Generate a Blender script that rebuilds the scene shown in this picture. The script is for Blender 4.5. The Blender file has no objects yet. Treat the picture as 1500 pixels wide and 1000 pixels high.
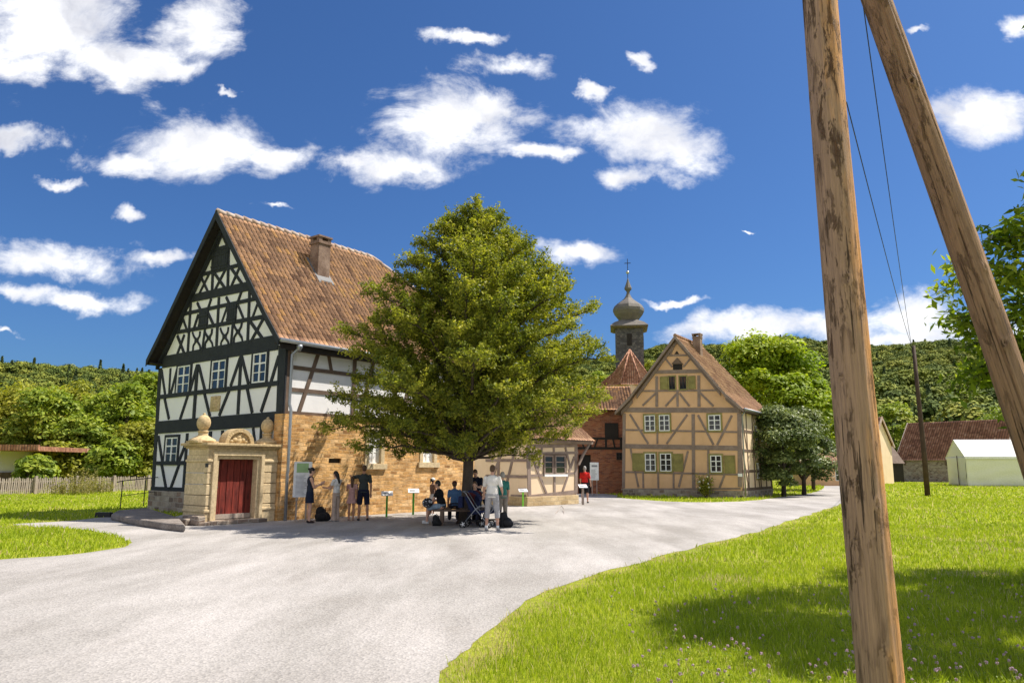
import bpy, bmesh, math, random
import numpy as np
from mathutils import Vector, Matrix
random.seed(7); rng = np.random.default_rng(7)
D = bpy.data; SC = bpy.context.scene; COL = SC.collection
R = math.radians; PI = math.pi
# ------------------------------------------------------------------ camera
F, HZ, CH, ROLL = 1085.0, 683.0, 1.75, 0.005
TILT = math.atan((HZ-500)/F)
cam = D.objects.new('camera', D.cameras.new('camera')); COL.objects.link(cam)
cam.matrix_world = Matrix.Translation((0, 0, CH)) @ Matrix.Rotation(PI/2+TILT, 4, 'X') @ Matrix.Rotation(ROLL, 4, 'Z')
cam.data.sensor_width = 36; cam.data.lens = 36*F/1500
cam.data.clip_start = .1; cam.data.clip_end = 5000
SC.camera = cam
SC.render.resolution_x, SC.render.resolution_y = 1024, 682
SC.view_settings.view_transform = 'Standard'; SC.view_settings.look = 'None'
SC.view_settings.exposure = 0.65; SC.view_settings.gamma = 1
SC.render.engine = 'CYCLES'
SC.cycles.max_bounces = 6; SC.cycles.diffuse_bounces = 4; SC.cycles.transmission_bounces = 4
SC.cycles.transparent_max_bounces = 8
# ------------------------------------------------------------------ sun + sky
SUN_AZ, SUN_EL = 14.0, 58.0          # azimuth measured from +X towards +Y
sdir = Vector((math.cos(R(SUN_AZ))*math.cos(R(SUN_EL)), math.sin(R(SUN_AZ))*math.cos(R(SUN_EL)), math.sin(R(SUN_EL))))
sl = D.lights.new('sun', 'SUN'); sl.energy = 5.0; sl.angle = R(.5); sl.color = (1, .93, .82)
so = D.objects.new('sun', sl); COL.objects.link(so); so.rotation_euler = sdir.to_track_quat('Z', 'Y').to_euler()

def ray(px, py):
    U, V = px-750, py-500
    c, s = math.cos(ROLL), math.sin(ROLL)
    u, v = c*U+s*V, -s*U+c*V
    return Vector((u, F*math.cos(TILT)+v*math.sin(TILT), F*math.sin(TILT)-v*math.cos(TILT)))
EYE = Vector((0, 0, CH))
def at(px, py, Y):                       # point on the pixel's ray at distance Y
    d = ray(px, py); return EYE+d*(Y/d.y)
def ground(px, py, z=0.0):
    d = ray(px, py); return EYE+d*((z-CH)/d.z)

def world():
    w = D.worlds.new('World'); SC.world = w; w.use_nodes = True
    nt = w.node_tree; N = nt.nodes; L = nt.links; N.clear()
    out = N.new('ShaderNodeOutputWorld'); bg = N.new('ShaderNodeBackground'); bg.inputs[1].default_value = .11
    sky = N.new('ShaderNodeTexSky'); sky.sky_type = 'NISHITA'; sky.sun_disc = False
    sky.sun_elevation = R(SUN_EL); sky.sun_rotation = R(90-SUN_AZ); sky.ozone_density = 3.0; sky.air_density = 1.0; sky.dust_density = 1.2
    def m(op, a, b=None, c=None, clamp=False):
        n = N.new('ShaderNodeMath'); n.operation = op; n.use_clamp = clamp
        for i, x in enumerate((a, b, c)):
            if x is None: continue
            if isinstance(x, (int, float)): n.inputs[i].default_value = x
            else: L.new(x, n.inputs[i])
        return n.outputs[0]
    tc = N.new('ShaderNodeTexCoord'); sp = N.new('ShaderNodeSeparateXYZ'); L.new(tc.outputs['Generated'], sp.inputs[0])
    y = m('MAXIMUM', m('ABSOLUTE', sp.outputs[1]), .06)
    cx = m('DIVIDE', sp.outputs[0], y); cz = m('DIVIDE', sp.outputs[2], y)
    cb = N.new('ShaderNodeCombineXYZ'); L.new(cx, cb.inputs[0]); L.new(cz, cb.inputs[1])
    P0 = cb.outputs[0]
    wn = N.new('ShaderNodeTexNoise'); L.new(P0, wn.inputs[0]); wn.inputs['Scale'].default_value = 9; wn.inputs['Detail'].default_value = 5; wn.inputs['Roughness'].default_value = .6
    w1 = N.new('ShaderNodeVectorMath'); w1.operation = 'SUBTRACT'; L.new(wn.outputs['Color'], w1.inputs[0]); w1.inputs[1].default_value = (.5, .5, .5)
    w2 = N.new('ShaderNodeVectorMath'); w2.operation = 'MULTIPLY'; L.new(w1.outputs[0], w2.inputs[0]); w2.inputs[1].default_value = (.16, .09, 0)
    w3 = N.new('ShaderNodeVectorMath'); w3.operation = 'ADD'; L.new(P0, w3.inputs[0]); L.new(w2.outputs[0], w3.inputs[1]); P = w3.outputs[0]
    E = [(50,30,150,85),(165,88,120,42),(245,108,60,17),(25,105,70,30),(285,38,62,48),(290,210,125,44),(195,232,75,20),(395,230,62,26),
         (35,202,60,17),(85,264,36,9),(190,305,28,12),(70,382,115,30),(125,436,85,17),(25,428,60,14),(240,374,52,12),(675,52,44,11),
         (745,96,70,19),(650,185,95,62),(585,240,100,30),(715,165,70,30),(935,200,112,46),(800,228,70,14),(915,252,75,20),(855,364,56,22),
         (938,86,22,12),(1450,175,85,42),(1482,42,36,21),(1100,482,120,22),(1340,455,120,32),(1220,472,120,26),(1320,492,170,22),(1420,480,90,20),(985,438,40,6),(330,145,16,5),(860,130,22,10),(15,492,22,5),(1360,45,22,6),(400,307,24,6),(520,240,30,14),(1095,330,10,3)]
    best = None
    for (px, py, a, b) in E:
        d = ray(px, py); x0, z0 = d.x/d.y, d.z/d.y
        d1 = ray(px+a, py); d2 = ray(px, py-b)
        sx, sz = abs(d1.x/d1.y-x0), abs(d2.z/d2.y-z0)
        v = N.new('ShaderNodeVectorMath'); v.operation = 'SUBTRACT'; L.new(P, v.inputs[0]); v.inputs[1].default_value = (x0, z0, 0)
        v2 = N.new('ShaderNodeVectorMath'); v2.operation = 'MULTIPLY'; L.new(v.outputs[0], v2.inputs[0]); v2.inputs[1].default_value = (1/sx, 1/sz, 0)
        v3 = N.new('ShaderNodeVectorMath'); v3.operation = 'LENGTH'; L.new(v2.outputs[0], v3.inputs[0])
        best = v3.outputs['Value'] if best is None else m('SMOOTH_MIN', best, v3.outputs['Value'], .18)
    mask = m('MAXIMUM', m('SUBTRACT', 1.12, best), -.9)
    bk = N.new('ShaderNodeMapRange'); L.new(sp.outputs[1], bk.inputs[0]); bk.inputs[1].default_value = .02; bk.inputs[2].default_value = -.25; bk.inputs[3].default_value = 0; bk.inputs[4].default_value = 1
    mask = m('ADD', mask, m('MULTIPLY', bk.outputs[0], 1.35))  # unseen cloud cover behind the view, added as neutral fill light
    mp = N.new('ShaderNodeMapping'); L.new(P0, mp.inputs[0]); mp.inputs['Scale'].default_value = (1, 1.7, 1); mp.inputs['Rotation'].default_value = (0, 0, .2)
    n1 = N.new('ShaderNodeTexNoise'); L.new(mp.outputs[0], n1.inputs[0]); n1.inputs['Scale'].default_value = 7.5; n1.inputs['Detail'].default_value = 11; n1.inputs['Roughness'].default_value = .66; n1.inputs['Distortion'].default_value = .35
    dens = m('ADD', m('MULTIPLY', mask, .95), m('MULTIPLY', m('SUBTRACT', n1.outputs['Fac'], .5), 2.6))
    r = N.new('ShaderNodeMapRange'); r.interpolation_type = 'SMOOTHSTEP'; L.new(dens, r.inputs[0]); r.inputs[1].default_value = -.10; r.inputs[2].default_value = .85
    n2 = N.new('ShaderNodeTexNoise'); mp2 = N.new('ShaderNodeMapping'); mp2.inputs['Location'].default_value = (.0, .03, 0); L.new(P, mp2.inputs[0]); L.new(mp2.outputs[0], n2.inputs[0]); n2.inputs['Scale'].default_value = 9; n2.inputs['Detail'].default_value = 6
    shade = m('MULTIPLY', m('SUBTRACT', n2.outputs['Fac'], .42, clamp=True), r.outputs[0])
    sh = N.new('ShaderNodeMixRGB'); L.new(m('MULTIPLY', shade, 3.6, clamp=True), sh.inputs[0]); sh.inputs[1].default_value = (7.4, 7.4, 7.5, 1); sh.inputs[2].default_value = (3.6, 3.7, 4.2, 1)
    tint = N.new('ShaderNodeMixRGB'); tint.blend_type = 'MULTIPLY'; tint.inputs[0].default_value = 1; L.new(sky.outputs[0], tint.inputs[1]); tint.inputs[2].default_value = (.26, .43, .66, 1)
    mx = N.new('ShaderNodeMixRGB'); L.new(m('MULTIPLY', r.outputs[0], .97), mx.inputs[0]); L.new(tint.outputs[0], mx.inputs[1]); L.new(sh.outputs[0], mx.inputs[2])
    L.new(mx.outputs[0], bg.inputs[0]); L.new(bg.outputs[0], out.inputs[0])
world()

# ------------------------------------------------------------------ helpers
def tag(o, label=None, cat=None, group=None, kind=None):
    if label: o['label'] = label
    if cat: o['category'] = cat
    if group: o['group'] = group
    if kind: o['kind'] = kind
    return o
def empty(name, loc, rz=0, label=None, cat=None, group=None):
    o = D.objects.new(name, None); COL.objects.link(o); o.location = loc; o.rotation_euler = (0, 0, rz)
    o.empty_display_size = .2
    return tag(o, label, cat, group)
class MB:
    def __init__(s): s.v = []; s.f = []
    def add(s, vs, fs):
        b = len(s.v); s.v += [tuple(v) for v in vs]; s.f += [tuple(b+i for i in f) for f in fs]
    def box(s, x0, x1, y0, y1, z0, z1):
        s.add([(x0,y0,z0),(x1,y0,z0),(x1,y1,z0),(x0,y1,z0),(x0,y0,z1),(x1,y0,z1),(x1,y1,z1),(x0,y1,z1)],
              [(0,3,2,1),(4,5,6,7),(0,1,5,4),(1,2,6,5),(2,3,7,6),(3,0,4,7)])
    def prism(s, poly, d):                # poly: list of Vectors, extruded by d
        n = len(poly); d = Vector(d)
        nrm = sum((Vector(poly[i]).cross(Vector(poly[(i+1) % n])) for i in range(n)), Vector())
        if nrm.dot(d) > 0: poly = poly[::-1]
        a = [Vector(p) for p in poly]; b = [p+d for p in a]
        s.add(a+b, [tuple(range(n)), tuple(range(2*n-1, n-1, -1))]+[((i+1) % n, i, n+i, n+(i+1) % n) for i in range(n)])
    def tube(s, pts, rad, n=8, caps=True):
        pts = [Vector(p) for p in pts]
        if not hasattr(rad, '__len__'): rad = [rad]*len(pts)
        vs = []; prev = None
        for i, p in enumerate(pts):
            t = (pts[min(i+1, len(pts)-1)]-pts[max(i-1, 0)])
            t = t.normalized() if t.length > 1e-9 else Vector((0, 0, 1))
            if prev is None: a = t.orthogonal().normalized()
            else:
                a = prev-t*prev.dot(t); a = a.normalized() if a.length > 1e-6 else t.orthogonal().normalized()
            prev = a; b = t.cross(a)
            for k in range(n):
                w = 2*PI*k/n; vs.append(p+(a*math.cos(w)+b*math.sin(w))*rad[i])
        fs = [(i*n+k, i*n+(k+1) % n, (i+1)*n+(k+1) % n, (i+1)*n+k) for i in range(len(pts)-1) for k in range(n)]
        if caps: fs += [tuple(range(n-1, -1, -1)), tuple((len(pts)-1)*n+k for k in range(n))]
        s.add(vs, fs)
    def lathe(s, prof, c=(0, 0, 0), n=16, sx=1, sy=1):
        vs = []; c = Vector(c)
        for r, z in prof:
            for k in range(n):
                w = 2*PI*k/n; vs.append((c.x+r*sx*math.cos(w), c.y+r*sy*math.sin(w), c.z+z))
        m = len(prof)
        s.add(vs, [(i*n+k, i*n+(k+1) % n, (i+1)*n+(k+1) % n, (i+1)*n+k) for i in range(m-1) for k in range(n)]+[tuple(range(n-1, -1, -1)), tuple((m-1)*n+k for k in range(n))])
    def ball(s, c, r, n=12, m=8):
        if not hasattr(r, '__len__'): r = (r, r, r)
        c = Vector(c); vs = [(c.x, c.y, c.z-r[2])]
        for i in range(1, m):
            a = -PI/2+PI*i/m
            for k in range(n): vs.append((c.x+r[0]*math.cos(a)*math.cos(2*PI*k/n), c.y+r[1]*math.cos(a)*math.sin(2*PI*k/n), c.z+r[2]*math.sin(a)))
        vs.append((c.x, c.y, c.z+r[2])); e = len(vs)-1
        fs = [(0, 1+(k+1) % n, 1+k) for k in range(n)]+[(1+i*n+k, 1+i*n+(k+1) % n, 1+(i+1)*n+(k+1) % n, 1+(i+1)*n+k) for i in range(m-2) for k in range(n)]
        fs += [(e, 1+(m-2)*n+k, 1+(m-2)*n+(k+1) % n) for k in range(n)]
        s.add(vs, fs)
    def cone(s, a, ra, b, rb, n=14):       # closed truncated cone with round-ish section
        s.tube([a, b], [ra, rb], n)
    def caps(s, a, ra, b, rb, n=12): s.cone(a, ra, b, rb, n); s.ball(a, ra, n, 8); s.ball(b, rb, n, 8)
    def mesh(s, name): 
        me = D.meshes.new(name); me.from_pydata(s.v, [], s.f); me.update(); return me
    def build(s, name, mat, parent=None, smooth=False, bevel=0, uv=True, label=None):
        me = s.mesh(name); o = D.objects.new(name, me); COL.objects.link(o)
        if mat: me.materials.append(mat)
        if parent is not None: o.parent = parent
        if uv: box_uv(me)
        if smooth: me.shade_smooth()
        if bevel:
            b = o.modifiers.new('b', 'BEVEL'); b.width = bevel; b.segments = 2; b.limit_method = 'ANGLE'
        if label: o['label'] = label
        return o
def box_uv(me):
    uv = me.uv_layers.new(name='UVMap').data
    for p in me.polygons:
        n = p.normal
        for li in p.loop_indices:
            c = me.vertices[me.loops[li].vertex_index].co
            if abs(n.z) > .8: uv[li].uv = (c.x, c.y)
            elif abs(n.x) > abs(n.y): uv[li].uv = (c.y, c.z)
            else: uv[li].uv = (c.x, c.z)
def np_mesh(name, V, Fq, mat, parent=None, uv=None, smooth=False):
    """V (n,3), Fq (m,k) faces of equal size, uv (m*k,2)"""
    me = D.meshes.new(name); n, (m_, k) = len(V), Fq.shape
    me.vertices.add(n); me.vertices.foreach_set('co', np.ascontiguousarray(V, dtype=np.float32).ravel())
    me.loops.add(m_*k); me.loops.foreach_set('vertex_index', Fq.astype(np.int32).ravel())
    me.polygons.add(m_); me.polygons.foreach_set('loop_start', np.arange(0, m_*k, k, dtype=np.int32))
    if uv is not None:
        l = me.uv_layers.new(name='UVMap'); l.data.foreach_set('uv', np.ascontiguousarray(uv, dtype=np.float32).ravel())
    me.update(calc_edges=True); me.materials.append(mat)
    if smooth: me.shade_smooth()
    o = D.objects.new(name, me); COL.objects.link(o)
    if parent is not None: o.parent = parent
    return o

# ------------------------------------------------------------------ materials
class NT:
    def __init__(s, name):
        s.m = D.materials.new(name); s.m.use_nodes = True; s.t = s.m.node_tree; s.N = s.t.nodes; s.L = s.t.links
        s.b = s.N['Principled BSDF']; s.out = s.N['Material Output']; s.b.inputs['Specular IOR Level'].default_value = .3
        s.tc = s.N.new('ShaderNodeTexCoord')
    def n(s, t): return s.N.new('ShaderNode'+t)
    def set(s, sock, v):
        if v is None: return
        if hasattr(v, 'links') or isinstance(v, bpy.types.NodeSocket): s.L.new(v, sock)
        elif hasattr(v, '__len__'): sock.default_value = (*v, 1) if len(v) == 3 and sock.type == 'RGBA' else v
        else: sock.default_value = v
    def math(s, op, a, b=None, c=None, clamp=False):
        n = s.n('Math'); n.operation = op; n.use_clamp = clamp
        for i, x in enumerate((a, b, c)): s.set(n.inputs[i], x)
        return n.outputs[0]
    def map(s, src='Object', scale=(1, 1, 1), loc=(0, 0, 0), rot=(0, 0, 0)):
        n = s.n('Mapping'); s.L.new(s.tc.outputs[src], n.inputs[0]); n.inputs['Scale'].default_value = scale; n.inputs['Location'].default_value = loc; n.inputs['Rotation'].default_value = rot
        return n.outputs[0]
    def noise(s, vec, scale, detail=4, rough=.55, dist=0):
        n = s.n('TexNoise'); s.set(n.inputs['Vector'], vec); n.inputs['Scale'].default_value = scale; n.inputs['Detail'].default_value = detail; n.inputs['Roughness'].default_value = rough; n.inputs['Distortion'].default_value = dist
        return n.outputs['Fac']
    def rng(s, v, a, b, c=0, d=1):
        n = s.n('MapRange'); s.set(n.inputs[0], v); n.inputs[1].default_value = a; n.inputs[2].default_value = b; n.inputs[3].default_value = c; n.inputs[4].default_value = d
        return n.outputs[0]
    def mix(s, f, a, b, mode='MIX'):
        n = s.n('MixRGB'); n.blend_type = mode; s.set(n.inputs[0], f); s.set(n.inputs[1], a); s.set(n.inputs[2], b); return n.outputs[0]
    def ramp(s, f, stops):
        n = s.n('ValToRGB'); e = n.color_ramp.elements
        while len(e) < len(stops): e.new(.5)
        for i, (p, c) in enumerate(stops): e[i].position = p; e[i].color = (*c, 1)
        s.set(n.inputs[0], f); return n.outputs[0]
    def bump(s, h, strength=.4, dist=.02):
        n = s.n('Bump'); s.set(n.inputs['Height'], h); n.inputs['Strength'].default_value = strength; n.inputs['Distance'].default_value = dist
        s.L.new(n.outputs[0], s.b.inputs['Normal'])
    def col(s, c, rough=.85):
        s.set(s.b.inputs['Base Color'], c); s.set(s.b.inputs['Roughness'], rough); return s.m

def m_noise(name, a, b, scale=3, rough=.85, bump=.3, bscale=None, dist=.01, stretch=(1, 1, 1), fine=.35, spec=.3, lo=.35, hi=.68):
    t = NT(name); v = t.map('Object', stretch)
    n = t.noise(v, scale, 6, .6)
    c = t.mix(t.rng(n, lo, hi), a, b)
    n2 = t.noise(v, scale*9, 4, .6)
    c = t.mix(fine, c, t.ramp(n2, [(.3, (.35, .35, .35)), (.7, (1.35, 1.35, 1.35))]), 'MULTIPLY')
    if bump: t.bump(t.noise(v, bscale or scale*8, 6, .65), bump, dist)
    t.b.inputs['Specular IOR Level'].default_value = spec
    return t.col(c, rough)
def m_timber(name, a, b, grain=14, bump=.6):
    t = NT(name)
    v = t.map('Object', (1, 1, 1)); n = t.noise(v, 2.2, 5, .6)
    n2 = t.noise(v, grain, 7, .75, 1.2)
    c = t.mix(t.rng(n, .3, .7), a, b); c = t.mix(.6, c, t.ramp(n2, [(.25, (.45, .43, .42)), (.75, (1.5, 1.5, 1.5))]), 'MULTIPLY')
    t.bump(n2, bump, .008); return t.col(c, .8)
def m_plaster(name, a, b, dirt=(.25, .2, .15), damount=.35):
    t = NT(name); v = t.map('Object')
    c = t.mix(t.rng(t.noise(v, .9, 6, .6), .35, .7), a, b)
    d = t.rng(t.noise(t.map('Object', (1, 1, .35)), 1.6, 8, .7), .55, .8, 0, damount)
    c = t.mix(d, c, dirt)
    t.bump(t.math('ADD', t.noise(v, 4, 4, .6), t.math('MULTIPLY', t.noise(v, 60, 3, .6), .25)), .35, .02)
    return t.col(c, .9)
def m_masonry(name, cols, mortar, bw=.5, bh=.2, ms=.012, bump=.8, rough_noise=.5, squash=1, offset=.5, dist=.02, warp=.06):
    t = NT(name); uv = t.map('UV')
    wn = t.n('TexNoise'); t.L.new(uv, wn.inputs['Vector']); wn.inputs['Scale'].default_value = 1.6; wn.inputs['Detail'].default_value = 3
    vm = t.n('VectorMath'); vm.operation = 'SUBTRACT'; t.L.new(wn.outputs['Color'], vm.inputs[0]); vm.inputs[1].default_value = (.5, .5, .5)
    vs = t.n('VectorMath'); vs.operation = 'SCALE'; t.L.new(vm.outputs[0], vs.inputs[0]); vs.inputs['Scale'].default_value = warp*2
    va = t.n('VectorMath'); va.operation = 'ADD'; t.L.new(uv, va.inputs[0]); t.L.new(vs.outputs[0], va.inputs[1]); uvw = va.outputs[0]
    br = t.n('TexBrick'); t.L.new(uvw, br.inputs['Vector']); br.offset = offset; br.squash = squash; br.squash_frequency = 3
    br.inputs['Color1'].default_value = (0, 0, 0, 1); br.inputs['Color2'].default_value = (1, 1, 1, 1); br.inputs['Mortar'].default_value = (.5, .5, .5, 1)
    br.inputs['Scale'].default_value = 1; br.inputs['Mortar Size'].default_value = ms; br.inputs['Mortar Smooth'].default_value = .35; br.inputs['Brick Width'].default_value = bw; br.inputs['Row Height'].default_value = bh; br.inputs['Bias'].default_value = 0
    c = t.ramp(br.outputs['Color'], [(i/(len(cols)-1), k) for i, k in enumerate(cols)])
    n = t.noise(uv, 3, 8, .7); c = t.mix(rough_noise, c, t.ramp(n, [(.28, (.35, .32, .3)), (.5, (1, 1, 1)), (.72, (1.5, 1.45, 1.35))]), 'MULTIPLY')
    nf = t.noise(uv, 30, 5, .7); c = t.mix(.4, c, t.ramp(nf, [(.3, (.5, .5, .5)), (.7, (1.4, 1.4, 1.4))]), 'MULTIPLY')
    mo = t.math('MULTIPLY', br.outputs['Fac'], t.rng(t.noise(uv, 2.3, 3), .3, .6, .25, 1))
    c = t.mix(mo, c, mortar)
    h = t.math('ADD', t.math('MULTIPLY', br.outputs['Fac'], -1.0), t.math('MULTIPLY', t.noise(uv, 9, 7, .7), 1.1))
    t.bump(h, bump, dist); return t.col(c, .9)
def m_tile(name, stops, pu=.2, pv=.32, moss=.3, blotch=((1, 1, 1), (1, 1, 1))):
    t = NT(name); uv = t.map('UV'); sp = t.n('SeparateXYZ'); t.L.new(uv, sp.inputs[0])
    a = t.math('FLOOR', t.math('DIVIDE', sp.outputs[0], pu)); b = t.math('FLOOR', t.math('DIVIDE', sp.outputs[1], pv))
    cb = t.n('CombineXYZ'); t.L.new(a, cb.inputs[0]); t.L.new(b, cb.inputs[1])
    w = t.n('TexWhiteNoise'); t.L.new(cb.outputs[0], w.inputs['Vector'])
    big = t.noise(uv, .45, 5, .6)
    f = t.math('ADD', t.math('MULTIPLY', t.math('POWER', w.outputs['Value'], 1.0), .72), t.math('MULTIPLY', t.math('SUBTRACT', big, .36), 1.15), clamp=True)
    c = t.ramp(f, stops)
    w2 = t.n('TexWhiteNoise'); w2.noise_dimensions = '2D'; t.L.new(cb.outputs[0], w2.inputs['Vector'])
    n = t.noise(uv, 14, 6, .7); c = t.mix(.75, c, t.ramp(n, [(.3, (.4, .38, .36)), (.55, (1, 1, 1)), (.75, (1.35, 1.3, 1.2))]), 'MULTIPLY')
    # darker band down each column valley, then lichen patches
    fr = t.math('FRACT', t.math('DIVIDE', sp.outputs[0], pu)); vv = t.rng(t.math('ABSOLUTE', t.math('SUBTRACT', fr, .14)), .06, .22, 1, 0)
    c = t.mix(t.math('MULTIPLY', vv, .8), c, (.045, .03, .022))
    li = t.rng(t.noise(uv, 6, 8, .75), .56, .72, 0, moss); c = t.mix(li, c, (.16, .13, .08))
    t.bump(n, .3, .01); return t.col(c, .88)
def m_leaf(name, cols, trans=.35, rough=.55):
    t = NT(name); uv = t.map('UV'); sp = t.n('SeparateXYZ'); t.L.new(uv, sp.inputs[0])
    f = t.math('ADD', t.math('MULTIPLY', sp.outputs[0], .55), t.math('MULTIPLY', sp.outputs[1], .45))
    c = t.ramp(f, [(i/(len(cols)-1), k) for i, k in enumerate(cols)])
    t.col(c, rough); t.b.inputs['Specular IOR Level'].default_value = .25
    tr = t.n('BsdfTranslucent'); t.L.new(t.mix(1, c, (1.25, 1.3, .5), 'MULTIPLY'), tr.inputs[0])
    mx = t.n('MixShader'); mx.inputs[0].default_value = trans; t.L.new(t.b.outputs[0], mx.inputs[1]); t.L.new(tr.outputs[0], mx.inputs[2]); t.L.new(mx.outputs[0], t.out.inputs[0])
    return t.m
def m_flat(name, c, rough=.6, metal=0, spec=.4):
    t = NT(name); v = t.map('Object'); n = t.noise(v, 9, 4)
    t.b.inputs['Metallic'].default_value = metal; t.b.inputs['Specular IOR Level'].default_value = spec
    return t.col(t.mix(.3, c, t.ramp(n, [(.3, (.6, .6, .6)), (.7, (1.25, 1.25, 1.25))]), 'MULTIPLY'), rough)
def m_cloth(name, c, c2=None):
    t = NT(name); v = t.map('Object'); n = t.noise(v, 7, 4, .6, .6)
    k = t.mix(t.rng(n, .35, .65), c, c2 or tuple(x*.75 for x in c)); t.bump(n, .7, .05); return t.col(k, .95)

M = {}
M['white'] = m_plaster('white_plaster', (.80, .79, .79), (.74, .73, .74), (.5, .47, .44), .25)
M['cream'] = m_plaster('cream_plaster', (.80, .62, .42), (.72, .54, .35), (.5, .38, .25), .4)
M['ochre'] = m_plaster('ochre_plaster', (.73, .46, .26), (.63, .385, .205), (.40, .23, .12), .5)
M['dark_timber'] = m_timber('charcoal_timber', (.020, .023, .028), (.030, .034, .040))
M['grey_timber'] = m_timber('weathered_timber', (.20, .145, .115), (.30, .23, .19))
M['brown_timber'] = m_timber('brown_timber', (.10, .065, .045), (.17, .12, .09))
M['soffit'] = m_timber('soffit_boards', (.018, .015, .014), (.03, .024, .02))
M['ashlar'] = m_masonry('ochre_rubble_stone', [(.30, .15, .055), (.60, .34, .12), (.70, .42, .18), (.46, .24, .08), (.76, .50, .25)], (.60, .40, .20), .33, .12, .012, 1.0, .95, warp=.10)
M['plinth'] = m_masonry('grey_rubble_stone', [(.14, .10, .08), (.30, .24, .19), (.38, .33, .27), (.22, .14, .1)], (.36, .31, .26), .34, .19, .02, 1.0, .6, warp=.1)
M['tanstone'] = m_masonry('tan_rubble_stone', [(.40, .28, .14), (.60, .45, .25), (.66, .52, .32)], (.55, .43, .27), .5, .2, .015, 1.0, .5, warp=.1)
M['brick'] = m_masonry('red_brick', [(.20, .065, .035), (.29, .10, .05), (.36, .15, .075), (.16, .055, .04)], (.24, .16, .12), .26, .085, .009, .5, .4, warp=.01)
M['sandstone'] = m_noise('carved_sandstone', (.60, .45, .25), (.42, .31, .17), 1.6, .9, .5, 18, .02, fine=.5)
M['sandstone2'] = m_noise('pale_sandstone', (.66, .52, .32), (.52, .40, .24), 1.5, .9, .4, 22, .012, fine=.4)
M['tile'] = m_tile('old_clay_tile', [(0, (.16, .075, .045)), (.25, (.36, .20, .12)), (.5, (.50, .28, .165)), (.72, (.60, .33, .18)), (.9, (.70, .37, .14)), (1, (.70, .40, .16))])
M['tile_brown'] = m_tile('brown_clay_tile', [(0, (.18, .09, .055)), (.35, (.36, .19, .115)), (.7, (.47, .27, .16)), (1, (.55, .34, .2))], .2, .3, .5)
M['tile_red'] = m_tile('red_clay_tile', [(0, (.20, .08, .05)), (.4, (.38, .17, .10)), (.75, (.48, .24, .15)), (1, (.56, .33, .22))], .18, .18, .2)
M['tile_dark'] = m_tile('dark_red_tile', [(0, (.13, .06, .042)), (.4, (.27, .12, .08)), (.8, (.38, .19, .13)), (1, (.48, .30, .23))], .3, .38, .4)
M['mortar'] = m_noise('ridge_mortar', (.5, .42, .36), (.36, .22, .15), 3)
M['chim'] = m_noise('chimney_render', (.34, .24, .18), (.14, .085, .06), 1.4, .95, .5, 20, .015)
M['lead'] = m_flat('lead_flashing', (.17, .165, .165), .7, 0)
M['zinc'] = m_flat('zinc_pipe', (.30, .32, .35), .45, .6)
M['winwhite'] = m_flat('white_paint', (.80, .80, .78), .5)
M['reddoor'] = None
M['slate'] = m_masonry('slate_shingles', [(.07, .066, .068), (.11, .105, .105), (.16, .148, .14)], (.03, .03, .03), .22, .16, .01, .6, .4, warp=.01)
M['onion'] = m_noise('weathered_shingle_dome', (.19, .165, .14), (.12, .11, .105), 1.5, .7, .4, 14, .02)
M['iron'] = m_flat('dark_iron', (.03, .03, .032), .5, .5)
M['gold'] = m_flat('dull_metal_ball', (.5, .5, .5), .3, .9)
M['shutter'] = m_noise('yellow_green_paint', (.32, .28, .09), (.21, .18, .06), 2.5, .7, .3)
M['green'] = m_flat('bright_green_paint', (.08, .36, .02), .4)
M['dirty'] = m_timber('grey_old_wood', (.30, .24, .2), (.40, .34, .29))
M['black'] = m_flat('black_fabric', (.008, .008, .010), .8)
M['canvas'] = m_cloth('pale_canvas', (.74, .73, .60), (.68, .68, .55))
M['canvas_roof'] = m_noise('white_canvas_roof', (.82, .82, .80), (.76, .76, .75), 1, .7, .1)
t = NT('window_glass'); t.col((.015, .018, .022), .06); t.b.inputs['Specular IOR Level'].default_value = .6; M['glass'] = t.m
# red door: vertical boards, flaking
t = NT('red_door_boards'); uv = t.map('Object'); n = t.noise(t.map('Object', (1, 1, .18)), 9, 8, .7)
c = t.mix(t.rng(n, .35, .7), (.06, .009, .008), (.27, .042, .026)); c = t.mix(t.rng(t.noise(t.map('Object', (1, 1, .3)), 22, 8, .8), .62, .7), c, (.40, .18, .13))
t.bump(n, .5, .01); M['reddoor'] = t.col(c, .65)
# gravel
t = NT('pale_gravel'); v = t.map('Object'); vor = t.n('TexVoronoi'); t.L.new(v, vor.inputs['Vector']); vor.inputs['Scale'].default_value = 38
c = t.ramp(t.noise(v, .35, 6, .65), [(.3, (.26, .24, .22)), (.55, (.315, .295, .275)), (.75, (.355, .335, .312))])
tr = t.noise(t.map('Object', (.5, .12, 1), rot=(0, 0, -.55)), 1.4, 5, .6); c = t.mix(t.rng(tr, .42, .66, 0, .85), c, (.46, .43, .41))
sp = t.n('SeparateColor'); t.L.new(vor.outputs['Color'], sp.inputs[0])
c = t.mix(.38, c, t.ramp(sp.outputs[0], [(0, (.48, .47, .47)), (.4, (.88, .87, .865)), (1, (1.28, 1.27, 1.26))]), 'MULTIPLY')
c = t.mix(t.rng(t.noise(v, 1.1, 8, .75), .52, .8, 0, .38), c, (.24, .215, .19)); c = t.mix(t.rng(t.noise(v, 60, 3, .7), .66, .72, 0, .7), c, (.14, .12, .11))
t.bump(t.math('ADD', vor.outputs['Distance'], t.noise(v, 5, 5)), .55, .015); M['gravel'] = t.col(c, .95)
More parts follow.
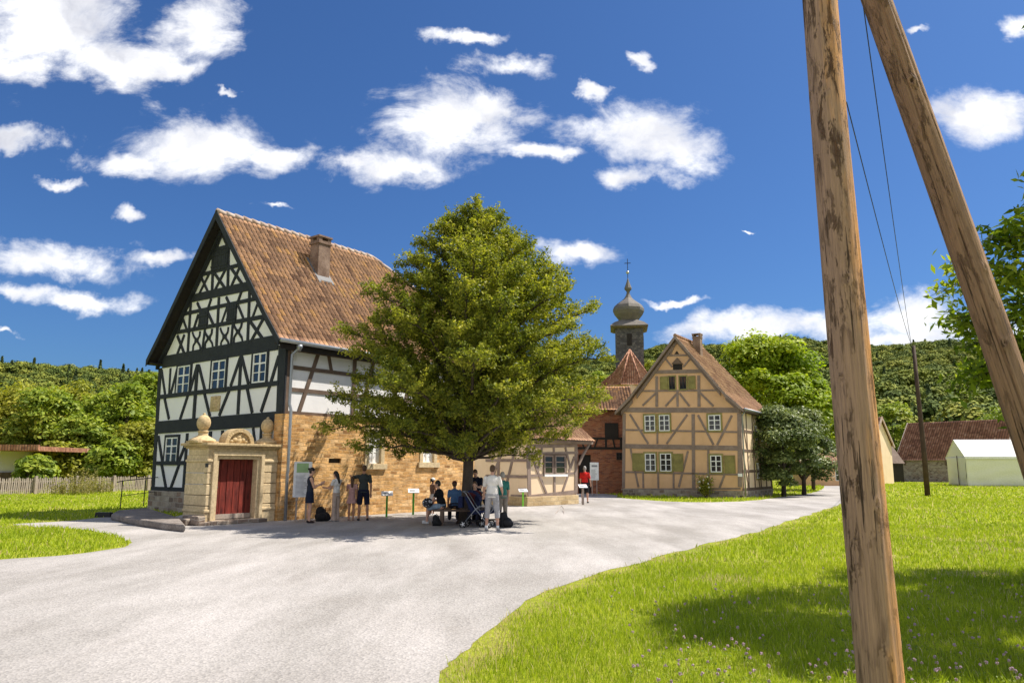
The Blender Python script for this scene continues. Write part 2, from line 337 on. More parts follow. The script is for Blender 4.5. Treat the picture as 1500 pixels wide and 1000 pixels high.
# soil/grass ground
t = NT('grass_ground'); v = t.map('Object')
c = t.ramp(t.noise(v, .22, 8, .7), [(.3, (.17, .22, .012)), (.5, (.27, .31, .018)), (.7, (.36, .37, .035))])
c = t.mix(.6, c, t.ramp(t.noise(v, 9, 6, .7), [(.3, (.5, .5, .5)), (.7, (1.45, 1.4, 1.3))]), 'MULTIPLY')
t.bump(t.noise(v, 14, 6, .7), .9, .06); M['turf'] = t.col(c, .95)
M['hill'] = m_noise('hill_floor', (.03, .05, .012), (.05, .07, .02), .03, 1, 0)

# ------------------------------------------------------------------ ground, path, gravel yard
def in_poly(x, y, poly):
    c = np.zeros(len(x), bool); n = len(poly); j = n-1
    for i in range(n):
        xi, yi = poly[i]; xj, yj = poly[j]
        k = ((yi > y) != (yj > y)) & (x < (xj-xi)*(y-yi)/(yj-yi+1e-12)+xi); c ^= k; j = i
    return c
def roughen(poly, amp, step=.25):
    out = []
    for i in range(len(poly)):
        a = Vector(poly[i]).to_2d(); b = Vector(poly[(i+1) % len(poly)]).to_2d(); L_ = (b-a).length; n = max(1, int(L_/step)); n = min(n, 260)
        nr = Vector((-(b-a).y, (b-a).x)).normalized()
        for k in range(n):
            p = a.lerp(b, k/n); w = amp*(math.sin(p.x*2.1+p.y*1.3)+.6*math.sin(p.x*5.3-p.y*4.1)+random.uniform(-.6, .6))*.5
            out.append((p+nr*w)[:])
    return out
def catmull(pts, n=6):
    out = []
    P_ = [pts[0]]+pts+[pts[-1]]
    for i in range(1, len(P_)-2):
        a, b, c, d = [Vector(p).to_2d() for p in P_[i-1:i+3]]
        for k in range(n):
            t_ = k/n; out.append((.5*((2*b)+(-a+c)*t_+(2*a-5*b+4*c-d)*t_*t_+(-a+3*b-3*c+d)*t_**3))[:])
    out.append(Vector(pts[-1]).to_2d()[:]); return out
g2 = lambda px, py: ground(px, py).to_2d()[:]
road_r = [(1.2, -8), (-.6, 2.0)]+[g2(*p) for p in [(650, 1003), (672, 965), (712, 925), (775, 880), (850, 848), (930, 824), (1020, 801), (1100, 781), (1170, 758), (1232, 738)]]+[g2(*p) for p in [(1272, 722), (1285, 712), (1282, 704)]]
road_far = [g2(*p) for p in [(1262, 700.5), (1215, 700), (1165, 701.5), (1160, 704), (1195, 705.5), (1207, 711), (1196, 720), (1150, 727), (1085, 734), (1000, 735), (930, 731), (905, 728)]]
road_back = [(6.6, 47.6), (6.3, 50), (3.0, 52), (1.5, 40), (-2, 40), (-4, 36), (-9, 30.5), (-11.5, 30.5)]
road_left = [g2(*p) for p in [(215, 762), (165, 757), (95, 763), (28, 767), (34, 770), (120, 776), (165, 783), (196, 796), (150, 806), (80, 814), (0, 820), (-140, 830)]]+[(-26, 12), (-26, -8)]
road = catmull(road_r, 5)+catmull(road_far, 4)+road_back+catmull(road_left[:-2], 4)+road_left[-2:]
road = roughen(road, .11)
def sheet(name, poly, z, mat):
    bm = bmesh.new(); vs = [bm.verts.new((x, y, z)) for x, y in poly]; es = [bm.edges.new((vs[i], vs[(i+1) % len(vs)])) for i in range(len(vs))]
    bmesh.ops.triangle_fill(bm, edges=es, use_beauty=True); bmesh.ops.recalc_face_normals(bm, faces=bm.faces)
    for f in bm.faces:
        if f.normal.z < 0: f.normal_flip()
    me = D.meshes.new(name); bm.to_mesh(me); bm.free(); me.materials.append(mat)
    o = D.objects.new(name, me); COL.objects.link(o); return o
tag(sheet('gravel_yard', road, .004, M['gravel']), 'pale grey gravel yard and road running between the houses', kind='structure')
mb = MB(); mb.add([(-2500, -600, 0), (2500, -600, 0), (2500, 3000, 0), (-2500, 3000, 0)], [(0, 1, 2, 3)])
tag(mb.build('ground', M['turf']), 'green meadow ground reaching to the wooded hills', kind='structure')

# ------------------------------------------------------------------ hills
def hill_h(x, y):
    """x,y arrays -> terrain height; the wooded ridges that close the valley"""
    r = np.hypot(x, y); a = np.degrees(np.arctan2(x, y))
    base = np.interp(a, [-50, -34, -25, -10, 5, 20, 28, 36, 50], [.090, .099, .100, .112, .134, .153, .152, .144, .135])
    near = np.interp(r, [0, 150, 300, 430, 560, 760], [0, 0, .075, .085, .125, .135])/.135
    wob = 1+.05*np.sin(x*.011+1)+.04*np.sin(x*.027+y*.006)+.025*np.sin(x*.06-y*.02)
    lft = np.where(a < -12, np.interp(r, [0, 190, 330, 560, 760], [0, 0, .03, .13, .135])/.135, near)
    return np.clip(r, 0, 620)*base*lft*wob
def hills():
    na, nr_ = 110, 46
    A = np.radians(np.linspace(-58, 58, na)); Rr = np.linspace(120, 1000, nr_)
    AA, RR = np.meshgrid(A, Rr); X = RR*np.sin(AA); Y = RR*np.cos(AA); Z = hill_h(X, Y)-.3
    V = np.stack([X.ravel(), Y.ravel(), Z.ravel()], 1)
    i = np.arange(nr_-1)[:, None]*na+np.arange(na-1)[None, :]; i = i.ravel()
    Fq = np.stack([i, i+1, i+na+1, i+na], 1)
    o = np_mesh('hills', V, Fq, M['hill'], smooth=True); tag(o, 'long wooded hills along the skyline', kind='structure')
hills()

# ------------------------------------------------------------------ foliage
def leaves(C, size, flat=.55, nrm=None, aspect=1.7):
    """C (n,3) leaf centres -> vertices/faces of small rhombic leaves"""
    n = len(C); N_ = rng.normal(size=(n, 3)); N_[:, 2] = np.abs(N_[:, 2])*(1+2*flat)
    if nrm is not None: N_ = N_*.55+nrm*1.2
    N_ /= np.linalg.norm(N_, axis=1)[:, None]+1e-9
    T = rng.normal(size=(n, 3)); T -= N_*(T*N_).sum(1)[:, None]; T /= np.linalg.norm(T, axis=1)[:, None]+1e-9
    B = np.cross(N_, T); s = (size*rng.uniform(.65, 1.3, n))[:, None]
    V = np.stack([C-T*s*.5*aspect**.5, C+B*s*.42/aspect**.5+N_*s*.08, C+T*s*.5*aspect**.5, C-B*s*.42/aspect**.5+N_*s*.08], 1).reshape(-1, 3)
    return V, np.arange(4*n).reshape(n, 4)
def leaf_obj(name, C, size, mat, parent, clump=None, **k):
    V, Fq = leaves(C, size, **k); n = len(C)
    u = rng.uniform(0, 1, n); v = clump if clump is not None else rng.uniform(0, 1, n)
    uv = np.repeat(np.stack([u, v], 1), 4, 0)
    return np_mesh(name, V, Fq, mat, parent, uv)
def crown_pts(c, rad, nl, nleaf, lump=.33, up=.25, hollow=.55, seed=0, shape=None):
    """uneven crown: nl lumps over an ellipsoid, leaves near each lump's surface"""
    g = np.random.default_rng(seed+11); P_, K, NN = [], [], []
    c = np.array(c, float); rad = np.array(rad, float)
    d = g.normal(size=(nl, 3)); d /= np.linalg.norm(d, axis=1)[:, None]; d[:, 2] = np.where(d[:, 2] < -.78, -d[:, 2], d[:, 2])
    rr = g.uniform(hollow, 1.0, nl)**.6
    if shape == 'cone': rr = rr
    cen = c+d*rad*rr[:, None]*(1-lump*.55)
    for i in range(nl):
        lr = rad.min()*lump*g.uniform(.6, 1.35); m_ = max(6, int(nleaf/nl*g.uniform(.6, 1.4)))
        q = g.normal(size=(m_, 3)); q /= np.linalg.norm(q, axis=1)[:, None]
        q[:, 2] = np.where(q[:, 2] < -.35, -q[:, 2], q[:, 2])
        r_ = lr*(g.uniform(.45, 1.12, m_))[:, None]*np.array([1.15, 1.15, .8])
        P_.append(cen[i]+q*r_); K.append(np.full(m_, g.uniform(0, 1))); NN.append(q)
    return np.concatenate(P_), np.concatenate(K), np.concatenate(NN)
LEAF = {
 'hornbeam': m_leaf('leaf_hornbeam', [(.04, .065, .012), (.15, .18, .022), (.33, .34, .04), (.58, .52, .09)], .38),
 'bright': m_leaf('leaf_bright', [(.12, .19, .012), (.22, .31, .018), (.33, .40, .025), (.46, .48, .03)], .45),
 'mid': m_leaf('leaf_mid', [(.09, .14, .02), (.18, .25, .028), (.30, .36, .04), (.42, .43, .06)], .38),
 'olive': m_leaf('leaf_olive', [(.12, .145, .02), (.25, .265, .03), (.38, .37, .045), (.50, .43, .07)], .38),
 'pear': m_leaf('leaf_pear', [(.035, .06, .02), (.09, .125, .035), (.17, .21, .06), (.34, .37, .12)], .22, .45),
 'walnut': m_leaf('leaf_walnut', [(.07, .12, .014), (.14, .21, .02), (.25, .32, .03), (.40, .44, .05)], .45),
 'weed': m_leaf('leaf_weed', [(.16, .17, .03), (.3, .27, .08), (.42, .33, .16)], .3),
}
M['bark'] = m_timber('tree_bark', (.05, .035, .028), (.10, .08, .065), 18, .9)
def blob_tree(name, base, height, rad, cz, leafmat, nleaf, size, label, group=None, nl=46, seed=0, trunk=.14, lump=.33, cat='tree', hollow=.5):
    t_ = empty(name, base, 0, label, cat, group)
    P_, K, NN = crown_pts((0, 0, cz), rad, nl, nleaf, lump, seed=seed, hollow=hollow)
    leaf_obj('crown', P_, size, LEAF[leafmat], t_, K, nrm=NN)
    g = random.Random(seed); b = MB()
    top = cz+rad[2]*.5; b.tube([(0, 0, 0), (g.uniform(-.1, .1), 0, cz*.45), (g.uniform(-.2, .2), g.uniform(-.2, .2), cz), (0, 0, top)], [trunk*1.25, trunk, trunk*.6, .02], 8)
    for i in range(9):
        a = g.uniform(0, 2*PI); z0 = cz-rad[2]*g.uniform(.3, .9); z0 = max(z0, cz*.3); e = Vector((math.cos(a)*rad[0]*.7, math.sin(a)*rad[1]*.7, cz+g.uniform(-.4, .5)*rad[2]))
        b.tube([(0, 0, z0), e*.5+Vector((0, 0, z0*.5)), e], [trunk*.5, trunk*.3, .015], 5)
    b.build('trunk', M['bark'], t_, smooth=True); return t_
exec_later = []
# ------------------------------------------------------------------ facades
class Fac:
    """a vertical facade plane of a building, in the building's own coordinates"""
    def __init__(s, O, rz, axis, val, sign):
        s.M = Matrix.Translation(O) @ Matrix.Rotation(rz, 4, 'Z'); s.I = s.M.inverted(); s.axis, s.val, s.sign = axis, val, sign; s.k = 0
    def px(s, p):                          # pixel -> (horizontal, z) on the plane
        e = s.I @ EYE; d = s.I.to_3x3() @ ray(*p); i = 0 if s.axis == 'x' else 1
        q = e+d*((s.val-e[i])/d[i]); return Vector((q[1-i], q[2]))
    def P(s, h, z, out=0.0):               # plane coordinates -> building coordinates
        w = s.val+s.sign*out; return Vector((w, h, z)) if s.axis == 'x' else Vector((h, w, z))
    def strip(s, mb, a, b, w, depth=.03, back=.03, wb=None):
        a = Vector(a); b = Vector(b); t_ = (b-a).normalized(); n = Vector((-t_.y, t_.x))
        s.k += 1; d = depth+(s.k % 23)*.0009; wb = wb or w
        q = [a+n*w/2, a-n*w/2, b-n*wb/2, b+n*wb/2]
        mb.prism([s.P(p.x, p.y, -back) for p in q], s.P(0, 0, d)-s.P(0, 0, -back))
    def rect(s, mb, h0, h1, z0, z1, out, back=.02):
        h0, h1 = min(h0, h1), max(h0, h1)
        mb.prism([s.P(h0, z0, -back), s.P(h1, z0, -back), s.P(h1, z1, -back), s.P(h0, z1, -back)], s.P(0, 0, out)-s.P(0, 0, -back))
    def strips(s, mb, lst, conv, w):
        for l in lst:
            ww = l[4] if len(l) > 4 else w
            s.strip(mb, s.px(conv(l[0], l[1])), s.px(conv(l[2], l[3])), ww)
    def window(s, parent, p0, p1, cols=2, rows=3, mat=None, casing=None, cw=.09, fw=.05, rx=None, name='window', glass=None, recess=0):
        """p0 top-left, p1 bottom-right pixel of the white frame; or rx=(h0,h1,z0,z1)"""
        if rx: h0, h1, z0, z1 = rx
        else:
            a, b = s.px(p0), s.px(p1); h0, h1 = sorted((a.x, b.x)); z0, z1 = sorted((a.y, b.y))
        mat = mat or M['winwhite']
        if casing:
            c = MB(); o_ = .055
            s.rect(c, h0-cw, h0, z0-cw, z1+cw, o_); s.rect(c, h1, h1+cw, z0-cw, z1+cw, o_); s.rect(c, h0, h1, z1, z1+cw, o_+.004); s.rect(c, h0-.0, h1, z0-cw, z0, o_+.006)
            c.build('window_casing', casing, parent, bevel=.005)
        f = MB(); o_ = .045-recess
        s.rect(f, h0, h0+fw, z0, z1, o_); s.rect(f, h1-fw, h1, z0, z1, o_); s.rect(f, h0+fw, h1-fw, z1-fw, z1, o_-.001); s.rect(f, h0+fw, h1-fw, z0, z0+fw, o_-.001)
        wi = h1-h0-2*fw
        for i in range(1, cols): c_ = h0+fw+wi*i/cols; s.rect(f, c_-.034, c_+.034, z0+fw, z1-fw, o_-.004)
        for j in range(1, rows): c_ = z0+fw+(z1-z0-2*fw)*j/rows; s.rect(f, h0+fw, h1-fw, c_-(.026 if j == rows-1 else .013), c_+(.026 if j == rows-1 else .013), o_-.010)
        fo = f.build(name, mat, parent)
        g = MB(); s.rect(g, h0+.01, h1-.01, z0+.01, z1-.01, .012-recess); g.build('pane', glass or M['glass'], fo)
        return fo
def Z(ox, oy, k): return lambda x, y: (ox+x/k, oy+y/k)

def tile_roof(name, mat, parent, O, U, prof, L_, keep=None, pu=.2, pv=.32, wave=.024, step=.032, thick=.07, seed=1, wv=4):
    """prof: [(inward, z)...] from the eave up; U: direction along the eave; tiles are modelled, not painted"""
    O = Vector(O); U = Vector(U).normalized(); prof = [Vector(p) for p in prof]
    Iw = Vector((-U.y, U.x, 0))
    if keep is None: keep = lambda u, v, z: True
    seg = [(prof[i+1]-prof[i]).length for i in range(len(prof)-1)]; tot = sum(seg)
    def pt(v):
        v = min(max(v, 0), tot); i = 0
        while i < len(seg)-1 and v > seg[i]: v -= seg[i]; i += 1
        p = prof[i].lerp(prof[i+1], v/seg[i]); d = (prof[i+1]-prof[i]).normalized(); return p, Vector((-d.y, d.x))
    nu = int(round(L_/pu)); nv = int(round(tot/pv)); pv_ = tot/nv; pu_ = L_/nu
    g = np.random.default_rng(seed); wob = g.normal(0, .004, (nv, nu)); skew = g.normal(0, .006, (nv, nu))
    us = np.arange(nu*wv+1)/wv; ph = us % 1
    wavef = np.where(ph < .28, -np.sin(ph/.28*PI)*.55, np.sin((ph-.28)/.72*PI))*wave
    V = []; UV = []; rows = []
    for r_ in range(nv):
        for e in (0, 1):
            p, n = pt((r_+e)*pv_); off = step if e == 0 else .004
            p2, n2 = p, n
            sag = .012*math.sin(r_*.7+2)
            for i, u in enumerate(us):
                k = min(int(u), nu-1); o_ = off+wavef[i]+wob[r_, k]+.015*math.sin(u*.13+r_*.2)
                inw = p.x+n.x*o_; z = p.y+n.y*o_
                V.append(O+U*(u*pu_+(skew[r_, k] if e == 0 else 0))+Iw*inw+Vector((0, 0, z))); UV.append((u*pu+1e-3, (r_+e*.98+.01)*pv))
    V = np.array([v[:] for v in V], np.float32); n_ = len(us); Fq = []; keepm = []
    for r_ in range(2*nv-1):
        p, _ = pt((r_/2+.25)*pv_)
        for i in range(n_-1):
            if keep((us[i]+.5/wv)*pu_, (r_/2)*pv_, p.y): Fq.append((r_*n_+i, r_*n_+i+1, (r_+1)*n_+i+1, (r_+1)*n_+i))
    Fq = np.array(Fq); UVa = np.array(UV)[Fq.ravel()]
    # uv of step faces follow the upper tile
    o = np_mesh(name, V, Fq, mat, parent, UVa)
    # deck below
    return o

# ------------------------------------------------------------------ the large black and white timbered house
def big_house():
    yaw = .657; O = Vector((-7.53, 24.38, 0)); rz = PI/2-yaw
    W, Ln, ze, za = 8.106, 9.6, 5.80, 11.05
    h = empty('timbered_house', O, rz, 'tall house with black timbered white gable, steep tiled roof and ochre stone ground floor', 'house')
    G = Fac(O, rz, 'x', 0, -1); S = Fac(O, rz, 'y', 0, -1)
    # body: white rendered prism
    b = MB(); b.prism([(0, 0, 0), (0, W, 0), (0, W, ze-.1), (0, W/2, za-.15), (0, 0, ze-.1)], (7.0, 0, 0)); qy = 2.35
    b.prism([(7.0, 0, 0), (7.0, W, 0), (7.0, W, ze-.1), (7.0, W-qy, 8.5), (7.0, qy, 8.5), (7.0, 0, ze-.1)], (Ln-7, 0, 0)); b.build('plaster_wall', M['white'], h)
    # stone lower wall on the yard side with window openings framed by stone
    zs = 3.42; b = MB(); wins = []
    for (x0, y0, x1, y1) in ((537, 657, 555, 679), (616.5, 655, 633, 677)):
        a, c = S.px((x0, y0)), S.px((x1, y1)); wins.append((a.x, c.x, c.y, c.y+1.22))
    slot = S.px((479, 671)), S.px((496.5, 678))
    xs = [-.06]; 
    holes = sorted(wins+[(slot[0].x, slot[1].x, slot[1].y, slot[0].y)])
    x = -.06
    for (a0, a1, z0, z1) in holes:
        b.box(x, a0, -.10, .02, 0, zs); b.box(a0, a1, -.10, .02, 0, z0); b.box(a0, a1, -.10, .02, z1, zs); x = a1
    b.box(x, Ln+.02, -.10, .02, 0, zs); b.box(-.06, 0, .02, .32, 0, zs)
    b.build('stone_wall', M['ashlar'], h)
    b = MB(); b.box(slot[0].x, slot[1].x, -.03, .01, slot[1].y, slot[0].y); b.build('dark_slot', M['soffit'], h)
    for (a0, a1, z0, z1) in wins:
        c = MB(); c.box(a0-.16, a0+.02, -.13, -.02, z0, z1+.18); c.box(a1-.02, a1+.16, -.13, -.02, z0, z1+.18); c.box(a0+.02, a1-.02, -.134, -.02, z1, z1+.182); c.box(a0-.26, a1+.26, -.19, -.02, z0-.2, z0-.002)
        c.build('window_surround', M['sandstone2'], h, bevel=.01)
        S.window(h, None, None, 2, 3, rx=(a0+.02, a1-.02, z0, z1), recess=.02)
    # plinth under the gable
    b = MB(); b.box(-.09, .0, .3, W+.08, 0, .78); b.box(0, .3, W, W+.08, 0, .78); b.build('plinth', M['plinth'], h)
    # ---- gable timber
    z1 = Z(200, 290, 3.846); z2 = Z(200, 500, 3.571); tb = MB()
    G.strips(tb, [(150,930,800,822,.40), (150,903,790,783,.16), (228,757,738,665,.15), (262,655,682,566,.14), (312,567,645,498,.30), (340,548,634,480,.13),
                  (372,432,592,375,.14), (408,302,532,268,.14), (290,890,308,590), (628,825,640,515), (452,850,467,560), (372,865,388,738,.1), (534,835,546,700,.1),
                  (428,530,437,300), (517,500,522,272), (345,590,372,650,.1), (400,640,424,568,.1), (508,558,534,615,.1), (570,598,594,528,.1), (648,520,668,572,.1), (325,740,352,655,.1), (407,650,440,722,.1), (478,712,512,615,.1), (574,605,608,688,.1),
                  (655,675,686,590,.1), (684,590,722,665,.1), (234,760,265,680,.1), (262,675,290,755,.1), (232,775,275,885,.12), (272,770,228,890,.12), (637,688,722,805,.12), (718,678,645,812,.12),
                  (364,440,406,532,.1), (412,428,356,540,.1), (440,422,502,510,.11), (503,405,444,520,.11), (533,392,596,482,.11), (588,380,538,495,.11), (455,282,495,180,.1), (466,165,512,265,.1)], z1, .13)
    G.strips(tb, [(108,450,755,402,.48), (118,291,748,217,.16), (106,636,262,634,.15), (80,778,262,786,.30), (322,120,302,405), (549,72,532,380), (756,20,742,385,.2), (126,140,86,800,.22), (268,480,246,790), 
                  (133,150,152,280,.12), (180,140,172,275,.1), (216,140,180,278,.12), (319,125,281,262,.13), (328,125,360,255,.13), (545,85,494,235,.13), (553,80,588,222,.13), (747,75,706,212,.13),
                  (148,292,172,405,.12), (272,280,230,408,.12), (356,265,387,392,.12), (488,255,435,388,.12), (580,238,608,372,.12), (702,225,654,368,.12),
                  (117,495,138,630,.12), (268,515,223,630,.12), (134,640,158,770,.12), (227,640,180,772,.12), (390,470,384,600), (452,465,446,600), (612,450,622,540,.12), (655,440,650,540,.12), (280,520,300,640,.1)], z2, .16)
    tb.build('gable_timber_frame', M['dark_timber'], h)
    # curved ornamental braces
    for cx, cy, sc in ((341, 803, 1.0), (409, 790, 1), (499, 782, 1.05), (574, 754, 1.12)):
        ob = MB()
        for sg in (-1, 1):
            pts = [(cx+sg*(25-3)*sc-2, cy-50*sc+(-3)*sg), (cx+sg*17*sc, cy-26*sc), (cx+sg*5*sc, cy-6), (cx+sg*5*sc, cy+6), (cx+sg*19*sc, cy+28*sc), (cx+sg*22*sc+1, cy+55*sc-3*sg)]
            for p, q in zip(pts[:-1], pts[1:]): G.strip(ob, G.px(z1(*p)), G.px(z1(*q)), .075)
        p = G.px(z1(cx, cy-2)); G.strip(ob, p-Vector((.12, 0)), p+Vector((.12, 0)), .17)
        ob.build('carved_brace', M['dark_timber'], h)
    # shutters in the gable
    for (x0, y0, x1, y1) in ((360, 645, 402, 732), (519, 604, 563, 700), (433, 308, 473, 402), (477, 297, 517, 392)):
        a, c = G.px(z1(x0, y0)), G.px(z1(x1, y1)); sb = MB(); h0, h1 = sorted((a.x, c.x)); zz0, zz1 = sorted((a.y, c.y)); n = 4
        for i in range(n): G.rect(sb, h0+(h1-h0)*i/n+.006, h0+(h1-h0)*(i+1)/n-.006, zz0, zz1, .058+.003*(i % 2))
        G.rect(sb, h0, h1, zz0+.12, zz0+.2, .075); G.rect(sb, h0, h1, zz1-.2, zz1-.12, .075)
        sb.build('shutter', M['dark_timber'], h)
    # gable windows
    for a, c in (((222,132),(276,270)), ((402,104),(463,250)), ((617,66),(678,212))):
        G.window(h, z2(*a), z2(*c), 2, 3, casing=M['dark_timber'], cw=.1)
    G.window(h, z2(160, 502), z2(212, 632), 2, 3, casing=M['dark_timber'], cw=.1)
    # stone relief plaque
    a, c = G.px(z2(394, 288)), G.px(z2(436, 362)); pb = MB(); G.rect(pb, a.x, c.x, c.y, a.y, .05); m_ = (a+c)/2
    po = pb.build('relief_plaque', M['sandstone'], h, bevel=.01); q = G.P(m_.x, m_.y, .05)
    pb = MB(); pb.ball(q, (.05, .13, .2), 12, 8); pb.ball(q+Vector((0, 0, .2)), (.045, .1, .08)); pb.ball(q+Vector((0, .1, -.1)), (.04, .05, .1)); pb.ball(q+Vector((0, -.1, -.1)), (.04, .05, .1)); pb.build('relief', M['sandstone'], po)
    # ---- yard side upper timber
    z3 = Z(400, 300, 3.333); tb = MB()
    r1 = S.px(z3(80, 790)); r2 = S.px(z3(75, 899)); L2 = Ln
    S.strip(tb, (0, r1.y), (L2, r1.y), .13); S.strip(tb, (0, r2.y), (L2, r2.y), .13); S.strip(tb, (0, zs+.04), (L2, zs+.04), .14); S.strip(tb, (0, ze-.12), (L2, ze-.12), .3)
    S.strip(tb, (.1, zs+.08), (.1, ze), .2)
    a, c = S.px(z3(228, 700)), S.px(z3(125, 1010)); S.strip(tb, (a.x, a.y), (c.x, c.y), .14)
    a, c = S.px(z3(265, 710)), S.px(z3(285, 820)); S.strip(tb, (a.x, a.y), (c.x, c.y), .12)
    a = S.px(z3(398, 760)); x = a.x
    while x < Ln:
        S.strip(tb, (x, zs+.1), (x, ze-.2), .15)
        S.strip(tb, (x+.9, ze-.25), (x+.35, zs+.1), .13); x += 2.05
    tb.build('side_timber_frame', M['brown_timber'], h)
    cl = MB(); cl.box(-.03, .06, -.045, .22, zs, ze-.1); cl.build('corner_post', M['dark_timber'], h)
    # soffit + eave
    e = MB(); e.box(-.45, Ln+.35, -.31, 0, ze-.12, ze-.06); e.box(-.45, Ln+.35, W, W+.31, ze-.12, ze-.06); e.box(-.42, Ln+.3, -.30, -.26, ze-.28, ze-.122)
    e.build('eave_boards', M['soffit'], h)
    # roof deck (thick slab, underside dark) and bargeboards
    ov = .31; apx = W/2
    prof = [(-ov, ze+.0), (.55, ze+.98), (apx, za+.03)]
    hx = 7.15; zhip = 8.85
    def slab(sgn):
        f_ = (lambda a: a) if sgn > 0 else (lambda a: W-a)
        d = MB()
        top = [(-.5, f_(p[0]), p[1]-.02) for p in prof]
        P3 = [Vector(p) for p in top]; bot = [p+Vector((0, 0, -.13)) for p in P3]
        for i in range(2):
            a0, a1, b0, b1 = P3[i], P3[i+1], bot[i], bot[i+1]
            if i == 0: xe0 = xe1 = Ln+.35
            zmid = zhip
            X0 = Ln+.35; X1 = Ln+.35 if i == 0 else hx
            if i == 0:
                vs = [a0, a1, a1+Vector((X0+.5, 0, 0)), a0+Vector((X0+.5, 0, 0))]
                d.prism(vs, (0, 0, -.13))
            else:
                k = (zhip-a0.z)/(a1.z-a0.z); mid = a0.lerp(a1, k)
                vs = [a0, a1, Vector((hx, a1.y, a1.z)), Vector((X0, mid.y, mid.z)), Vector((X0, a0.y, a0.z))]
                d.prism(vs, (0, 0, -.13))
        return d
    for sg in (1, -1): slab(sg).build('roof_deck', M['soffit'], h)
    kp = lambda u, v, z: (u-.5) < (Ln+.38 if z < zhip else hx+(za-z)/(za-zhip)*(Ln+.38-hx))
    tile_roof('tiled_roof', M['tile'], h, (-.5, 0, 0), (1, 0, 0), prof, Ln+.88, kp)
    tile_roof('tiled_roof', M['tile'], h, (Ln+.38, W, 0), (-1, 0, 0), prof, Ln+.88, lambda u, v, z: kp(Ln+.88-u, v, z), seed=5)
    hb = MB(); k = (za-zhip)/(za-(ze+.98)); dy = (apx-.55)*k
    hb.prism([Vector((hx, apx, za+.05)), Vector((Ln+.42, apx-dy, zhip)), Vector((Ln+.42, apx+dy, zhip))], (-.05, 0, -.12)); hb.build('hip_slope', M['tile'], h)
    rb = MB(); n = int((hx+.5)/.36)
    for i in range(n):
        x0 = -.5+(hx+.5)*i/n; x1 = -.5+(hx+.5)*(i+1)/n+.04
        rb.tube([(x0, apx, za+.03+random.uniform(0, .012)), (x1, apx, za+.0)], [.12, .10], 10)
    for sg in (1, -1):
        for i in range(8):
            a_ = Vector((hx, apx, za+.03)).lerp(Vector((Ln+.38, apx-sg*dy, zhip+.02)), i/8); c_ = Vector((hx, apx, za+.03)).lerp(Vector((Ln+.38, apx-sg*dy, zhip+.02)), (i+1)/8)
            rb.tube([c_, a_], [.115, .09], 8)
    rb.build('ridge_tiles', M['mortar'], h, smooth=True)
    vb = MB()
    for f_ in ((lambda a: a), (lambda a: W-a)):
        for i in range(2):
            p, q = prof[i], prof[i+1]
            vb.prism([Vector((-.53, f_(p[0]), p[1]+.05)), Vector((-.53, f_(q[0]), q[1]+.05)), Vector((-.53, f_(q[0]), q[1]-.25-.06*i)), Vector((-.53, f_(p[0]), p[1]-.21))], (.035, 0, 0))
            # flying rafter against the wall
            vb.prism([Vector((-.14, f_(p[0]+.04), p[1]-.17)), Vector((-.14, f_(q[0]), q[1]-.17)), Vector((-.14, f_(q[0]), q[1]-.34)), Vector((-.14, f_(p[0]+.04), p[1]-.30))], (.137, 0, 0))
    vb.build('bargeboard', M['dark_timber'], h)
    # gutter and downpipe
    gb = MB(); gb.tube([(-.5, -.39, ze-.02), (Ln+.38, -.39, ze-.06)], .075, 10); gb.build('gutter', M['zinc'], h, smooth=True)
    pb = MB(); pb.tube([(.25, -.39, ze-.05), (.25, -.38, ze-.2), (.12, -.2, ze-.42), (.12, -.19, 3.75), (.14, -.26, 3.55), (.14, -.27, 1.6), (.14, -.25, 1.45), (.14, -.27, 0.0)], .05, 10)
    pb.lathe([(.045, 0), (.1, .12), (.1, .2), (.06, .2)], (.25, -.39, ze-.3), 10); pb.build('downpipe', M['zinc'], h, smooth=True)
    # chimney
    cx, cy = 3.22, 2.65
    cb = MB(); cb.box(cx-.29, cx+.29, cy-.27, cy+.27, 8.6, 10.56); co = cb.build('chimney', M['chim'], h, bevel=.02)
    cb = MB(); cb.box(cx-.33, cx+.33, cy-.31, cy+.31, 10.4, 10.48)
    for sx in (-1, 1):
        for sy in (-1, 1): cb.box(cx+sx*.22-.08, cx+sx*.22+.08, cy+sy*.20-.08, cy+sy*.20+.08, 10.48, 10.66)
    cb.box(cx-.34, cx+.34, cy-.32, cy+.32, 10.66, 10.74); cb.build('chimney_cap', M['chim'], co, bevel=.01)
    zc = lambda y: ze+.98+(y-.55)/(apx-.55)*(za-ze-.95)
    fb = MB(); fb.prism([Vector((cx-.35, cy-.44, zc(cy-.44)+.07)), Vector((cx+.35, cy-.44, zc(cy-.44)+.07)), Vector((cx+.35, cy-.28, zc(cy-.28)+.08)), Vector((cx-.35, cy-.28, zc(cy-.28)+.08))], (0, 0, -.05))
    for s_ in (-1, 1):
        xx = cx+s_*.32; fb.prism([Vector((xx-.05, cy-.5, zc(cy-.5)+.07)), Vector((xx+.05, cy-.5, zc(cy-.5)+.07)), Vector((xx+.05, cy+.4, zc(cy+.4)+.07)), Vector((xx-.05, cy+.4, zc(cy+.4)+.07))], (0, 0, -.05))
    fb.build('flashing', M['lead'], co)
    # ---- stone portal beside the gable: a short wall with a red door, cornice, lunette and two balls
    p = empty('stone_portal', O, rz, 'carved sandstone gateway with red plank door, round pediment and two stone balls', 'gateway')
    T = 1.22; xl = -2.5; zt = 2.34; ms, m2 = M['sandstone2'], M['sandstone']
    da, db = S.px((322, 672)), S.px((373, 760)); dz1 = da.y; dz0 = max(db.y, .12); d0, d1 = da.x, db.x
    fx0 = S.px((312, 700)).x; 
    f0, f1 = d0-.22, d1+.22
    b = MB(); yb = .0
